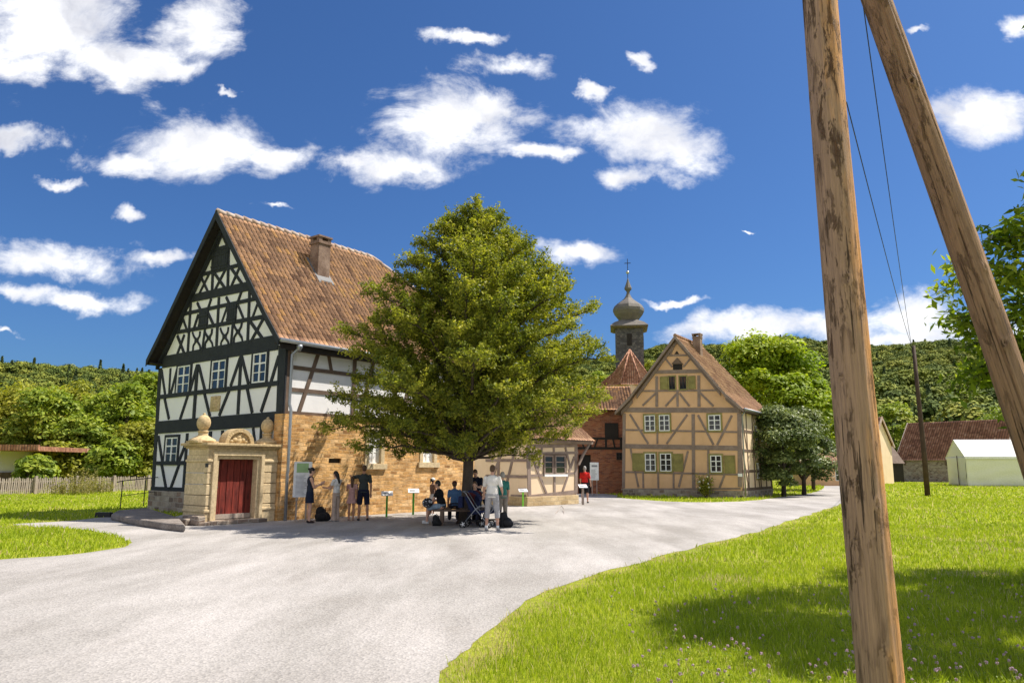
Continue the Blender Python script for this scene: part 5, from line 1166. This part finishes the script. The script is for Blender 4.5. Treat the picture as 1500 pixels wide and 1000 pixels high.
# ------------------------------------------------------------------ people
def fuse(name, mb, mat, parent, voxel=.009, it=6):
    me = mb.mesh(name+'_src'); o = D.objects.new(name+'_src', me); COL.objects.link(o)
    r = o.modifiers.new('r', 'REMESH'); r.mode = 'VOXEL'; r.voxel_size = voxel; r.use_smooth_shade = True
    if it: s_ = o.modifiers.new('s', 'SMOOTH'); s_.factor = .5; s_.iterations = it
    dg = bpy.context.evaluated_depsgraph_get(); m2 = D.meshes.new_from_object(o.evaluated_get(dg)); m2.name = name
    D.objects.remove(o); D.meshes.remove(me); m2.materials.clear(); m2.materials.append(mat); m2.shade_smooth()
    n = D.objects.new(name, m2); COL.objects.link(n); n.parent = parent; return n
def ell(mb, c, r, rot=None):
    b = len(mb.v); mb.ball((0, 0, 0), r, 14, 10); m_ = rot or Matrix.Identity(3)
    for i in range(b, len(mb.v)): mb.v[i] = (m_ @ Vector(mb.v[i])+Vector(c))[:]
V3 = lambda *a: Vector(a)
def m_skin(name, c): 
    t = NT(name); v = t.map('Object'); k = t.mix(t.rng(t.noise(v, 12, 4), .35, .7), c, tuple(x*y for x, y in zip(c, (.92, .82, .76)))); t.b.inputs['Subsurface Weight'].default_value = .08; t.b.inputs['Subsurface Radius'].default_value = (.01, .004, .002); return t.col(k, .55)
SK = {'fair': m_skin('skin_fair', (.56, .34, .25)), 'tan': m_skin('skin_tan', (.42, .23, .15)), 'brown': m_skin('skin_brown', (.26, .13, .08))}
HAIR = {'black': m_noise('hair_black', (.012, .010, .010), (.03, .022, .018), 40, .5, .6, 90, .004, stretch=(1, 1, .2)), 'brown': m_noise('hair_brown', (.07, .038, .02), (.13, .075, .04), 40, .55, .6, 90, .004, stretch=(1, 1, .2)), 'grey': m_noise('hair_grey', (.30, .28, .26), (.42, .40, .38), 40, .6, .6, 90, .004)}
CL = {}
def cloth(c):
    if c not in CL: CL[c] = m_cloth('fabric_%d' % len(CL), c)
    return CL[c]
def person(label, loc, face, H, skin='fair', hair='black', style='short', top=(.02, .02, .03), sleeve=.5, bottom='shorts', bcol=(.02, .02, .05), blen=.5, shoes=(.05, .05, .05), lean=0, arms=None, legs=None, hipz=None, head=(0, 0), hat=None, girth=1.0, skirtflare=1.2, socks=None, name='person'):
    h = empty(name, loc, R(face), label, 'person'); s = H/1.75; g = girth
    A = arms or {}; aR = A.get('R', (V3(.12, .05, -1), V3(.04, .25, -1))); aL = A.get('L', (V3(-.12, .05, -1), V3(-.04, .25, -1)))
    Lg = legs or {}; lR = Lg.get('R', (V3(.03, .03, -1), V3(0, -.03, -1))); lL = Lg.get('L', (V3(-.03, .03, -1), V3(0, -.03, -1)))
    hz = hipz if hipz is not None else .925*s; P = V3(0, 0, hz); ln = R(lean); up = V3(0, math.sin(ln), math.cos(ln)); fw = V3(0, math.cos(ln), -math.sin(ln)); rt = Matrix.Rotation(-ln, 3, 'X')
    Ch = P+up*.36*s; Nk = P+up*.53*s; hd = R(head[0]); tn = R(head[1])
    hu = V3(0, math.sin(ln*.4+hd), math.cos(ln*.4+hd)); Hd = Nk+hu*.155*s; hr = Matrix.Rotation(-tn, 3, 'Z') @ Matrix.Rotation(-(ln*.4+hd), 3, 'X')
    b = MB(); 
    ell(b, P+up*.02*s, (.158*s*g, .112*s*g, .13*s), rt); ell(b, P+up*.17*s, (.135*s*g, .10*s*g, .14*s), rt); ell(b, Ch+up*.02*s, (.162*s*g, .108*s*g, .17*s), rt); ell(b, Nk-up*.06*s, (.15*s, .07*s, .055*s), rt)
    b.caps(Nk-up*.05*s, .058*s, Nk+hu*.06*s, .052*s)
    ell(b, Hd+hr @ V3(0, 0, .025*s), (.073*s, .092*s, .098*s), hr); ell(b, Hd+hr @ V3(0, .03*s, -.045*s), (.055*s, .06*s, .062*s), hr)
    ell(b, Hd+hr @ V3(0, .100*s, -.012*s), (.012*s, .018*s, .024*s), hr); ell(b, Hd+hr @ V3(0, .088*s, -.058*s), (.022*s, .010*s, .010*s), hr)
    for sg in (1, -1): ell(b, Hd+hr @ V3(sg*.074*s, -.005*s, -.005*s), (.009*s, .018*s, .028*s), hr)
    sh, js = {}, {}
    for sg, (u_, f_) in ((1, aR), (-1, aL)):
        S_ = Nk-up*.075*s+V3(sg*.175*s*(.5+.5*g), 0, 0); u_, f_ = u_.normalized(), f_.normalized(); El = S_+u_*.29*s; Wr = El+f_*.25*s; sh[sg] = (S_, El, Wr, u_, f_)
        b.caps(S_, .054*s, El, .040*s); b.caps(El, .040*s, Wr, .026*s); pm = Wr+f_*.045*s; side = f_.cross(V3(0, 1, 0) if abs(f_.y) < .8 else V3(1, 0, 0)).normalized(); nn = f_.cross(side).normalized()
        for k in range(4):
            r0 = pm+side*(k-1.5)*.019*s; b.caps(Wr, .020*s, r0+f_*.03*s, .012*s, 8); L_ = (.062, .075, .071, .056)[k]*s; m1 = r0+f_*(.03*s+L_*.5)+nn*.006; b.caps(r0+f_*.03*s, .0105*s, m1, .0095*s, 8); b.caps(m1, .0095*s, m1+(f_*.75+nn*.5).normalized()*L_*.5, .008*s, 8)
        th = Wr+f_*.02*s+side*.028*s*(-sg); b.caps(Wr+side*.01*(-sg), .014*s, th, .012*s, 8); b.caps(th, .011*s, th+(f_*.7+side*(-sg)*.6+nn*.3).normalized()*.055*s, .009*s, 8)
    for sg, (t_, c_) in ((1, lR), (-1, lL)):
        Hp = P+V3(sg*.085*s*g, 0, -.03*s); t_, c_ = t_.normalized(), c_.normalized(); Kn = Hp+t_*.43*s; An = Kn+c_*.41*s; js[sg] = (Hp, Kn, An, t_, c_)
        b.caps(Hp, .085*s*g, Kn, .052*s); b.caps(Kn, .052*s, An, .034*s); ell(b, Kn.lerp(An, .28)-V3(0, .012*s, 0), (.052*s, .056*s, .12*s)); b.caps(An, .034*s, V3(An.x, An.y+.03, max(An.z-.05*s, .03)), .03*s)
    bo = fuse('body', b, SK[skin], h, .0085*s if H > 1.4 else .0075, 4)
    # eyes
    for sg in (1, -1):
        e = MB(); ell(e, Hd+hr @ V3(sg*.029*s, .083*s, .012*s), (.011*s, .007*s, .006*s), hr); e.build('eye', M['black'], h, smooth=True, uv=False)
    # top
    t_ = MB(); e_ = .014*s
    ell(t_, P+up*.17*s, (.135*s*g+e_*1.3, .10*s*g+e_*1.4, .15*s), rt); ell(t_, Ch+up*.02*s, (.162*s*g+e_, .108*s*g+e_, .175*s), rt); ell(t_, Nk-up*.06*s, (.152*s, .075*s, .055*s), rt)
    t_.cone(P-up*.05*s, .148*s*g, P+up*.2*s, .135*s*g, 18); b0 = len(t_.v)-36
    for i in range(b0, len(t_.v)):
        q = Vector(t_.v[i]); w_ = q-P; t_.v[i] = (P.x+w_.x*1.10, P.y+w_.y*.84+0, q.z)
    if sleeve > 0:
        for sg in (1, -1):
            S_, El, Wr, u_, f_ = sh[sg]; ell(t_, S_, (.064*s, .064*s, .064*s)); k = min(sleeve*2, 1); t_.cone(S_, .062*s, S_.lerp(El, k), .058*s*(1 if k < 1 else .85))
            if sleeve > .5: t_.caps(El, .048*s, El.lerp(Wr, (sleeve-.5)*2), .036*s)
    fuse('shirt', t_, cloth(top), h, .011, 3)
    # bottom
    t_ = MB(); ell(t_, P+up*.01*s, (.158*s*g+e_, .112*s*g+e_*1.3, .11*s), rt)
    if bottom in ('shorts', 'trousers'):
        for sg in (1, -1):
            Hp, Kn, An, td, cd = js[sg]; wide = .02*s if bottom == 'trousers' else .022*s
            if blen <= .5: t_.cone(Hp+V3(0, 0, .03), .092*s*g+.006, Hp.lerp(Kn, blen*2), .066*s+wide*.9)
            else:
                t_.caps(Hp, .092*s*g+.004, Kn, .060*s+wide*.5); t_.cone(Kn, .060*s+wide*.5, Kn.lerp(An, (blen-.5)*2*1.06), (.045*s+wide*skirtflare))
        fuse(bottom, t_, cloth(bcol), h, .011, 3)
    else:
        t_.cone(P+up*.04*s, .15*s*g, P-V3(0, 0, blen*.84*s), .165*s*skirtflare, 20); b0 = len(t_.v)-40
        for i in range(b0, len(t_.v)): q = Vector(t_.v[i]); t_.v[i] = (P.x+(q.x-P.x)*1.1, P.y+(q.y-P.y)*.85, q.z)
        fuse('skirt', t_, cloth(bcol), h, .012, 3)
    # shoes
    for sg in (1, -1):
        Hp, Kn, An, td, cd = js[sg]; t_ = MB(); x, y, z = An; z = max(z-.075*s, .0)
        z0 = z; ell(t_, (x, y-.01*s, z0+.04*s), (.040*s, .055*s, .045*s)); ell(t_, (x+sg*.008, y+.085*s, z0+.033*s), (.043*s, .09*s, .034*s)); t_.box(x-.036*s, x+.042*s, y-.05*s, y+.15*s, z0+.002, z0+.026*s)
        fuse('shoe', t_, cloth(shoes), h, .009, 2)
        if socks: t_ = MB(); t_.cone(An-V3(0, 0, .03), .038*s, An+(Kn-An)*.2, .041*s); t_.build('sock', cloth(socks), h, smooth=True)
    # hair
    t_ = MB(); ell(t_, Hd+hr @ V3(0, -.012*s, .040*s), (.080*s, .096*s, .098*s), hr); hb = hr
    if style == 'short': ell(t_, Hd+hr @ V3(0, -.035*s, -.01*s), (.072*s, .068*s, .06*s), hr)
    if style in ('bun', 'tail'): ell(t_, Hd+hr @ V3(0, -.03*s, 0), (.074*s, .074*s, .075*s), hr); ell(t_, Hd+hr @ V3(0, -.115*s, .06*s), (.04*s, .04*s, .04*s), hr)
    if style == 'tail': t_.caps(Hd+hr @ V3(0, -.12*s, .05*s), .03*s, Hd+hr @ V3(0, -.15*s, -.12*s), .018*s)
    if style == 'long': ell(t_, Hd+hr @ V3(0, -.04*s, -.01*s), (.082*s, .07*s, .09*s), hr); t_.caps(Hd+hr @ V3(0, -.065*s, -.03*s), .066*s, Nk-up*.12*s-fw*.09*s, .05*s)
    fuse('hair', t_, HAIR[hair], h, .009, 2)
    if hat:
        t_ = MB(); c = Hd+hr @ V3(0, -.005*s, .055*s); ell(t_, c, (.092*s, .106*s, .088*s), hr)
        if hat[0] == 'cap': ell(t_, Hd+hr @ V3(0, .12*s, .055*s), (.065*s, .075*s, .012*s), hr)
        else: ell(t_, Hd+hr @ V3(0, 0, .05*s), (.16*s, .17*s, .014*s), hr)
        fuse('hat', t_, cloth(hat[1]), h, .01, 1)
    return h, sh, js
def gp(px, py): return ground(px, py, .004)
person('woman in a dark sleeveless top and navy skirt, reading beside the tall info board', gp(452, 765.5), -68, 1.70, 'fair', 'black', 'bun', (.022, .028, .045), 0, 'skirt', (.012, .018, .04), .36, (.03, .02, .02), arms={'R': (V3(.05, .35, -1), V3(-.1, 1, .55)), 'L': (V3(-.05, .3, -1), V3(.05, 1, .35))}, skirtflare=1.02, head=(12, 0), girth=.9)
person('woman in white T-shirt and wide beige trousers, long black hair, facing the stone wall', gp(491, 763), 62, 1.60, 'fair', 'black', 'long', (.80, .78, .76), .28, 'trousers', (.52, .40, .33), 1.0, (.6, .58, .55), arms={'L': (V3(-.05, .5, -1), V3(.1, 1, .1)), 'R': (V3(.05, .45, -1), V3(-.1, 1, .1))}, head=(22, 0), skirtflare=2.3, girth=.88)
person('child in a pale pink dress standing half hidden in front of the man in grey', at(514, 760, 24.6).xy.to_3d(), 12, 1.42, 'tan', 'brown', 'long', (.55, .32, .30), .25, 'skirt', (.55, .32, .30), .30, (.3, .2, .18), arms={'L': (V3(-.1, .6, -.6), V3(0, 1, .5))}, girth=.85)
person('man in a dark grey T-shirt and navy shorts reaching toward the wall', gp(531, 762), 14, 1.78, 'tan', 'brown', 'short', (.045, .055, .055), .36, 'shorts', (.012, .014, .035), .46, (.03, .03, .03), arms={'L': (V3(-.75, .75, -.15), V3(-.1, 1, .15)), 'R': (V3(.18, -.05, -1), V3(.02, .1, -1))}, legs={'R': (V3(.10, .02, -1), V3(.06, -.05, -1)), 'L': (V3(-.08, .04, -1), V3(-.02, -.04, -1))}, head=(8, 0))
person('girl with a white cap, brown top and white shorts standing alone before the stone wall', at(633, 752, 27.6).xy.to_3d(), -48, 1.34, 'brown', 'black', 'tail', (.20, .12, .09), .0, 'skirt', (.72, .70, .70), .22, (.6, .6, .6), hat=('cap', (.8, .8, .78)), girth=.85, arms={'R': (V3(.15, .1, -1), V3(-.1, .7, -.5)), 'L': (V3(-.15, .1, -1), V3(.1, .7, -.5))})
SEAT = {'R': (V3(.08, 1, -.05), V3(.0, .28, -1)), 'L': (V3(-.1, 1, -.08), V3(.02, .02, -1))}
person('seated woman in a black T-shirt and light jeans shorts, facing left on the tree bench', (-2.10, 23.0, 0), 78, 1.68, 'fair', 'black', 'short', (.010, .010, .012), .3, 'shorts', (.25, .33, .42), .5, (.6, .6, .58), hipz=.56, lean=14, legs=SEAT, arms={'R': (V3(.05, .45, -1), V3(-.3, 1, -.2)), 'L': (V3(-.05, .5, -1), V3(.3, 1, -.15))}, head=(5, 0), girth=1.12)
person('seated person in a blue shirt with back turned, behind the seated woman in black', (-1.78, 23.85, 0), 8, 1.62, 'tan', 'brown', 'short', (.10, .20, .38), .35, 'trousers', (.03, .035, .06), 1.0, (.05, .05, .05), hipz=.56, lean=16, legs={'R': (V3(.12, 1, -.05), V3(0, .1, -1)), 'L': (V3(-.12, 1, -.05), V3(0, .1, -1))}, head=(14, 0), hat=('cap', (.10, .03, .03)))
person('man in a navy T-shirt standing bent over behind the pushchair', (-1.12, 24.6, 0), 168, 1.72, 'fair', 'brown', 'short', (.012, .016, .035), .4, 'trousers', (.03, .03, .04), 1.0, (.04, .04, .04), lean=16, head=(30, 0), arms={'R': (V3(.1, .5, -1), V3(-.35, 1, .1)), 'L': (V3(-.1, .5, -1), V3(.35, 1, .1))})
person('man in white T-shirt and pale grey cargo shorts seen from behind before the bench', gp(720.5, 777), -8, 1.80, 'fair', 'brown', 'short', (.80, .77, .72), .40, 'shorts', (.42, .41, .42), .66, (.35, .33, .32), arms={'L': (V3(-.2, .35, -1), V3(-.2, .7, -.8)), 'R': (V3(.24, .25, -1), V3(-.05, .9, -.45))}, legs={'R': (V3(.11, .02, -1), V3(.06, -.02, -1)), 'L': (V3(-.10, .04, -1), V3(-.06, -.02, -1))}, socks=(.8, .8, .78), head=(12, 0), girth=1.06, skirtflare=1.15)
person('woman in a dark red top seated on the tree bench facing the pushchair', (-1.10, 23.15, 0), 176, 1.62, 'fair', 'brown', 'long', (.10, .02, .025), .45, 'trousers', (.03, .03, .05), 1.0, (.05, .04, .04), hipz=.56, lean=12, legs={'R': (V3(.12, 1, -.05), V3(0, .05, -1)), 'L': (V3(-.12, 1, -.05), V3(0, .05, -1))}, head=(10, 8), arms={'R': (V3(.1, .7, -.9), V3(-.1, 1, -.1)), 'L': (V3(-.1, .7, -.9), V3(.1, 1, -.1))})
person('grey haired person in a teal shirt half hidden by the man in white', (-.26, 23.0, 0), 20, 1.60, 'fair', 'grey', 'short', (.04, .20, .17), .4, 'trousers', (.30, .26, .22), 1.0, (.1, .1, .1), lean=4, arms={'R': (V3(.2, .2, -1), V3(.15, .5, -.8))})
person('man in a red T-shirt and dark shorts walking toward the brick barn doorway', at(857, 733, 37.2).xy.to_3d(), -14, 1.80, 'fair', 'grey', 'short', (.62, .025, .02), .4, 'shorts', (.015, .015, .02), .47, (.03, .03, .03), legs={'R': (V3(.06, .16, -1), V3(.02, -.05, -1)), 'L': (V3(-.05, -.12, -1), V3(-.02, -.18, -1))}, arms={'R': (V3(.25, .1, -1), V3(.05, .5, -.8))})

# ------------------------------------------------------------------ bench, pushchairs, bags
def bench():
    h = empty('tree_bench', (-1.45, 23.5, 0), R(4), 'brown plank bench built as a square ring around the hornbeam trunk', 'bench')
    for x0, x1, y0, y1 in ((-.95, .95, -.90, -.42), (-.95, .95, .42, .90), (-.95, -.42, -.418, .418), (.42, .95, -.418, .418)):
        b = MB(); lng = (x1-x0) > (y1-y0)
        for k in range(3):
            if lng: q = (y1-y0)/3; b.box(x0, x1, y0+q*k+.008, y0+q*(k+1)-.008, .42, .462)
            else: q = (x1-x0)/3; b.box(x0+q*k+.008, x0+q*(k+1)-.008, y0, y1, .42, .460)
        b.build('seat', M['brown_timber'], h, bevel=.004)
    for sx in (-1, 1):
        for sy in (-1, 1): b = MB(); b.box(sx*.68-.05, sx*.68+.05, sy*.66-.22, sy*.66+.22, 0, .418); b.build('leg', M['brown_timber'], h)
bench()
NAVY = cloth((.015, .022, .07))
def stroller(loc, rz, label):
    h = empty('pushchair', loc, R(rz), label, 'pushchair', 'pushchairs beside the tree bench')
    b = MB()
    for s_ in (-1, 1): b.tube([(s_*.24, -.38, .10), (s_*.22, 0, .52), (s_*.21, .30, .98), (s_*.19, .38, 1.02)], .014, 8); b.tube([(s_*.24, .36, .10), (s_*.22, 0, .52), (s_*.2, -.12, .62)], .014, 8)
    b.tube([(-.19, .38, 1.02), (.19, .38, 1.02)], .018, 8); b.tube([(-.24, .36, .12), (.24, .36, .12)], .011, 6); b.tube([(-.24, -.38, .12), (.24, -.38, .12)], .011, 6); b.build('frame', M['zinc'], h, smooth=True)
    b = MB(); b.prism([V3(-.19, -.22, .42), V3(-.19, .12, .36), V3(-.19, .34, .86), V3(-.19, .28, .90), V3(-.19, .06, .46), V3(-.19, -.22, .48)], (.38, 0, 0)); b.build('seat', NAVY, h, bevel=.02)
    b = MB(); n = 7; P_ = []
    for i in range(n+1):
        a = -.1+1.55*i/n; P_.append([(x*.21, .20-.34*math.sin(a)+.02*abs(x), .72+.34*math.cos(a)-.05*x*x) for x in (-1, -.6, 0, .6, 1)])
    for i in range(n):
        for j in range(4):
            q = [P_[i][j], P_[i][j+1], P_[i+1][j+1], P_[i+1][j]]; b.add(q, [(0, 1, 2, 3)])
    c = b.build('canopy', NAVY, h, smooth=True); m_ = c.modifiers.new('s', 'SOLIDIFY'); m_.thickness = .012
    b = MB(); b.box(-.18, .18, -.2, .26, .18, .20); b.box(-.18, .18, -.21, -.19, .18, .30); b.box(-.18, .18, .25, .27, .18, .32); b.build('basket', M['black'], h)
    b = MB(); b.box(-.14, .14, .40, .54, .55, .88); b.build('hanging_bag', NAVY, h, bevel=.03)
    for s_ in (-1, 1):
        for y in (-.38, .36):
            w = MB(); R_ = .095; w.tube([(s_*.27+R_*0, y+R_*math.cos(a_), .1+R_*math.sin(a_)) for a_ in [2*PI*i/20 for i in range(21)]], .018, 8, caps=False); wo = w.build('wheel', M['black'], h, smooth=True)
            w = MB(); w.tube([(s_*.255, y, .1), (s_*.285, y, .1)], .03, 12)
            for k in range(5): w.tube([(s_*.27, y, .1), (s_*.27, y+.085*math.cos(k*1.257), .1+.085*math.sin(k*1.257))], .009, 5)
            w.build('hub', M['winwhite'], wo)
    return h
stroller((-1.0, 22.15, .004), 82, 'navy pushchair with white spoked wheels in front of the woman in dark red')
stroller((-.55, 22.6, .004), 100, 'navy pushchair standing behind the legs of the man in white')
def bag(px, py, Y, w, hh, label):
    p = at(px, py, Y); h = empty('backpack', (p.x, p.y, .004), R(random.uniform(-30, 30)), label, 'backpack'); b = MB()
    ell(b, (w*.04, 0, hh*.30), (w*.5, w*.34, hh*.34)); ell(b, (-w*.10, .02, hh*.62), (w*.30, w*.24, hh*.34)); ell(b, (w*.30, -.04, hh*.2), (w*.28, w*.2, hh*.2)); b.box(-w*.38, w*.38, -w*.26, w*.26, .0, hh*.4); ell(b, (0, -w*.28, hh*.3), (w*.32, w*.18, hh*.25)); fuse('sack', b, M['black'], h, .012, 8)
    b = MB()
    for s_ in (-1, 1): b.tube([(s_*w*.2, w*.25, hh*.85), (s_*w*.28, w*.42, hh*.5), (s_*w*.22, w*.28, hh*.08)], .016, 6)
    b.tube([(-.04, .02, hh*.88), (0, 0, hh*1.0), (.04, .02, hh*.88)], .010, 6); b.build('strap', M['black'], h, smooth=True)
bag(471, 762, 24.3, .50, .48, 'large black rucksack lying against the stone wall between two women')
bag(639, 772, 22.6, .30, .34, 'small black bag on the gravel beside the seated woman in black')
bag(740, 772, 22.2, .42, .46, 'black rucksack on the gravel to the right of the man in white')
def lap_bag():
    b = MB(); ell(b, (0, 0, 0), (.17, .10, .15)); o = fuse('shoulder_bag', b, m_noise('patterned_bag', (.02, .02, .025), (.6, .6, .62), 14, .7, .2, lo=.54, hi=.58), None, .012, 3)
    o.location = (-2.52, 22.82, .66); o.rotation_euler = (0, 0, .4); tag(o, 'black and white patterned bag on the lap of the seated woman in black', 'bag')
lap_bag()

# ------------------------------------------------------------------ signs
def textlines(b, x0, x1, z0, z1, y, n, g, hh=.012):
    for i in range(n):
        z = z1-(z1-z0)*(i+.5)/n; b.box(x0, x0+(x1-x0)*g.uniform(.55, 1), y-.0015, y, z-hh/2, z+hh/2)
M['ink'] = m_flat('printed_grey', (.25, .26, .28), .8); M['ink2'] = m_flat('printed_green', (.30, .45, .22), .8); M['panel'] = m_flat('white_panel', (.74, .74, .76), .6)
def board(px0, px1, y0, y1, yb, Y, rz, label, green=True):
    a, c = at(px0, y0, Y), at(px1, y1, Y); w = abs(c.x-a.x)/max(.5, math.cos(rz)); zt, zb_ = a.z, c.z; p = at((px0+px1)/2, yb, Y)
    h = empty('info_board', (p.x, p.y, .004), rz, label, 'sign'); g = random.Random(4)
    b = MB(); b.box(-w/2, w/2, -.02, .02, zb_, zt); pn = b.build('panel', M['panel'], h, bevel=.004)
    b = MB(); b.box(-w*.36, w*.30, -.0235, -.0205, zt-.34, zt-.05) if green else b.box(-w*.3, w*.36, -.0235, -.0205, zt-.28, zt-.16); b.build('printed_map' if green else 'printed_picture', M['ink2'] if green else M['ink'], pn)
    b = MB(); textlines(b, -w*.38, w*.38, zb_+.06, zt-.42, -.0205, 16, g); b.build('printed_text', M['ink'], pn)
    for s_ in (-1, 1): b = MB(); b.box(s_*w*.27-.035, s_*w*.27+.035, -.05, .05, zb_-.1, zb_-.002); b.box(s_*w*.27-.02, s_*w*.27+.02, -.025, .025, 0, zb_-.1); b.build('post', M['dirty'], h)
board(430, 450, 676, 728, 764, 23.9, R(30), 'tall white information board with a green map on two posts by the drainpipe')
board(864.5, 877.5, 677, 703, 723, 46.5, R(-5), 'white information board on two light wooden legs before the brick barn', False)
def stake(px, py, ptop, mat, label, group=None, lw=.035):
    p = gp(px, py); z = at(px, ptop, p.y).z; h = empty('sign_post', p, R(10), label, 'sign', group)
    b = MB(); b.box(-lw, lw, -.03, .03, 0, z-.05); b.build('post', mat, h, bevel=.004)
    b = MB(); b.prism([V3(-.20, -.15, z-.07), V3(.20, -.15, z-.07), V3(.20, .15, z+.06), V3(-.20, .15, z+.06)], (0, 0, .025)); pn = b.build('sign_plate', M['panel'], h)
    b = MB(); b.prism([V3(-.15, -.08, z-.07+.0303+.0275), V3(.05, -.08, z-.07+.0303+.0275), V3(.05, .05, z+.0433-.0+.0), V3(-.15, .05, z+.0433)], (0, 0, .002)); b.build('printed_text', M['ink'], pn)
M['lime'] = m_flat('lime_green_paint', (.20, .62, .04), .4)
stake(566, 757, 723, M['green'], 'green post with white plate at the stone wall, nearer to the man in grey', 'low green sign posts')
stake(605, 753.5, 719, M['green'], 'green post with white plate at the stone wall, nearer to the girl', 'low green sign posts')
stake(766, 741.5, 718, M['lime'], 'lime green post with tilted white plate at the corner of the cream annex', 'low green sign posts')
stake(854, 739, 712, M['dirty'], 'light wooden post with tilted white plate at the right corner of the annex', None, .05)
b = MB(); p, q, r_ = gp(814, 752), gp(826, 752), gp(822, 748); b.tube([p, at(821, 742, r_.y), at(823, 741, r_.y)], .012, 6); b.tube([at(823, 741, r_.y), at(825.5, 745, r_.y), q], .010, 6); tag(b.build('bent_rod', M['dirty'], None, uv=False), 'thin bent rods sticking out of the gravel in front of the annex', 'rod')

# ------------------------------------------------------------------ picket fence, weeds, shrub
def fence():
    A, B = Vector((-36, 41.5, 0)), Vector((-23.4, 51.5, 0)); pts = [(-60, 712), (0, 731), (90, 726), (225, 716)]
    P0, P1 = at(-40, 728, 42), at(232, 716, 52); P0.z = P1.z = 0; d = (P1-P0); Ln = d.length; a = math.atan2(d.y, d.x)
    h = empty('picket_fence', P0, a, 'weathered grey picket fence with leaning posts at the edge of the left meadow', 'fence'); g = random.Random(6); hg = .95
    b = MB(); n = int(Ln/.11)
    for i in range(n):
        x = i*Ln/n; t_ = g.uniform(-.02, .02); hh = hg+g.uniform(-.06, .05); w = .034
        b.add([(x-w, 0, .03), (x+w, 0, .03), (x+w+t_, 0, hh-.05), (x+t_, 0, hh+.03), (x-w+t_, 0, hh-.05), (x-w, .02, .03), (x+w, .02, .03), (x+w+t_, .02, hh-.05), (x+t_, .02, hh+.03), (x-w+t_, .02, hh-.05)],
              [(0, 1, 2, 3, 4), (9, 8, 7, 6, 5), (0, 5, 6, 1), (1, 6, 7, 2), (2, 7, 8, 3), (3, 8, 9, 4), (4, 9, 5, 0)])
    b.build('pickets', M['dirty'], h)
    for z in (.26, .74): b = MB(); b.box(0, Ln, .021, .065, z-.04, z+.04); b.build('rail', M['dirty'], h)
    x = .8
    while x < Ln: b = MB(); b.box(x-.07, x+.07, -.14, -.002, 0, hg+.1); b.build('post', M['dirty'], h, bevel=.01); x += 2.45
fence()
def weeds():
    g = random.Random(12)
    for i, (px, lb) in enumerate(((96, 'dry reddish weeds by the fence, left of the tall yellow stalks'), (118, 'tall yellow green flower stalks in front of the picket fence'), (146, 'pale dry weeds by the fence, right of the tall yellow stalks'))):
        Y = 43.5+i*1.6; p = at(px, 720, Y); p.z = 0; h = empty('weed_clump', p, 0, lb, 'plant', 'weeds along the picket fence'); st = MB(); C_ = []
        for k in range(46):
            x, y = g.gauss(0, .55), g.gauss(0, .3); hh = g.uniform(.5, 1.1)*(1.45 if i == 1 else .85); t_ = V3(x+g.uniform(-.1, .1), y, hh); st.tube([(x, y, 0), t_], [.008, .004], 4); m_ = 34
            tt = rng.uniform(.15, 1.0, m_); C_.append(np.array([x, y, 0])+np.array((t_.x-x, t_.y-y, hh))*tt[:, None]+rng.normal(0, .045, (m_, 3)))
        leaf_obj('foliage', np.concatenate(C_), .07, LEAF['weed'], h); st.build('stem', LEAF['weed'], h)
weeds()
def shrub(px, Y, hgt, w, label):
    p = at(px, 720, Y); p.z = 0; h = empty('rose_bush', p, 0, label, 'bush'); g = random.Random(2); st = MB(); C_ = []
    for k in range(60):
        a = g.uniform(0, 6.28); r = w*g.uniform(.1, 1); t_ = V3(math.cos(a)*r, math.sin(a)*r*.6, hgt*g.uniform(.35, 1.0)); st.tube([(0, 0, 0), t_*.5+V3(0, 0, .1), t_], [.012, .008, .004], 4)
        tt = rng.uniform(.35, 1.05, 30); C_.append(np.array(t_)*tt[:, None]+rng.normal(0, .06, (30, 3)))
    leaf_obj('foliage', np.concatenate(C_), .085, LEAF['olive'], h); st.build('stem', M['bark'], h)
    for k in range(9): b = MB(); a = g.uniform(0, 6.28); b.ball((math.cos(a)*w*.7, -abs(math.sin(a))*w*.5, hgt*g.uniform(.4, .95)), .05, 8, 6); b.build('bloom', cloth((.75, .72, .6)), h, smooth=True)
shrub(1033, 44.2, 1.35, .55, 'small flowering bush against the front of the ochre house')
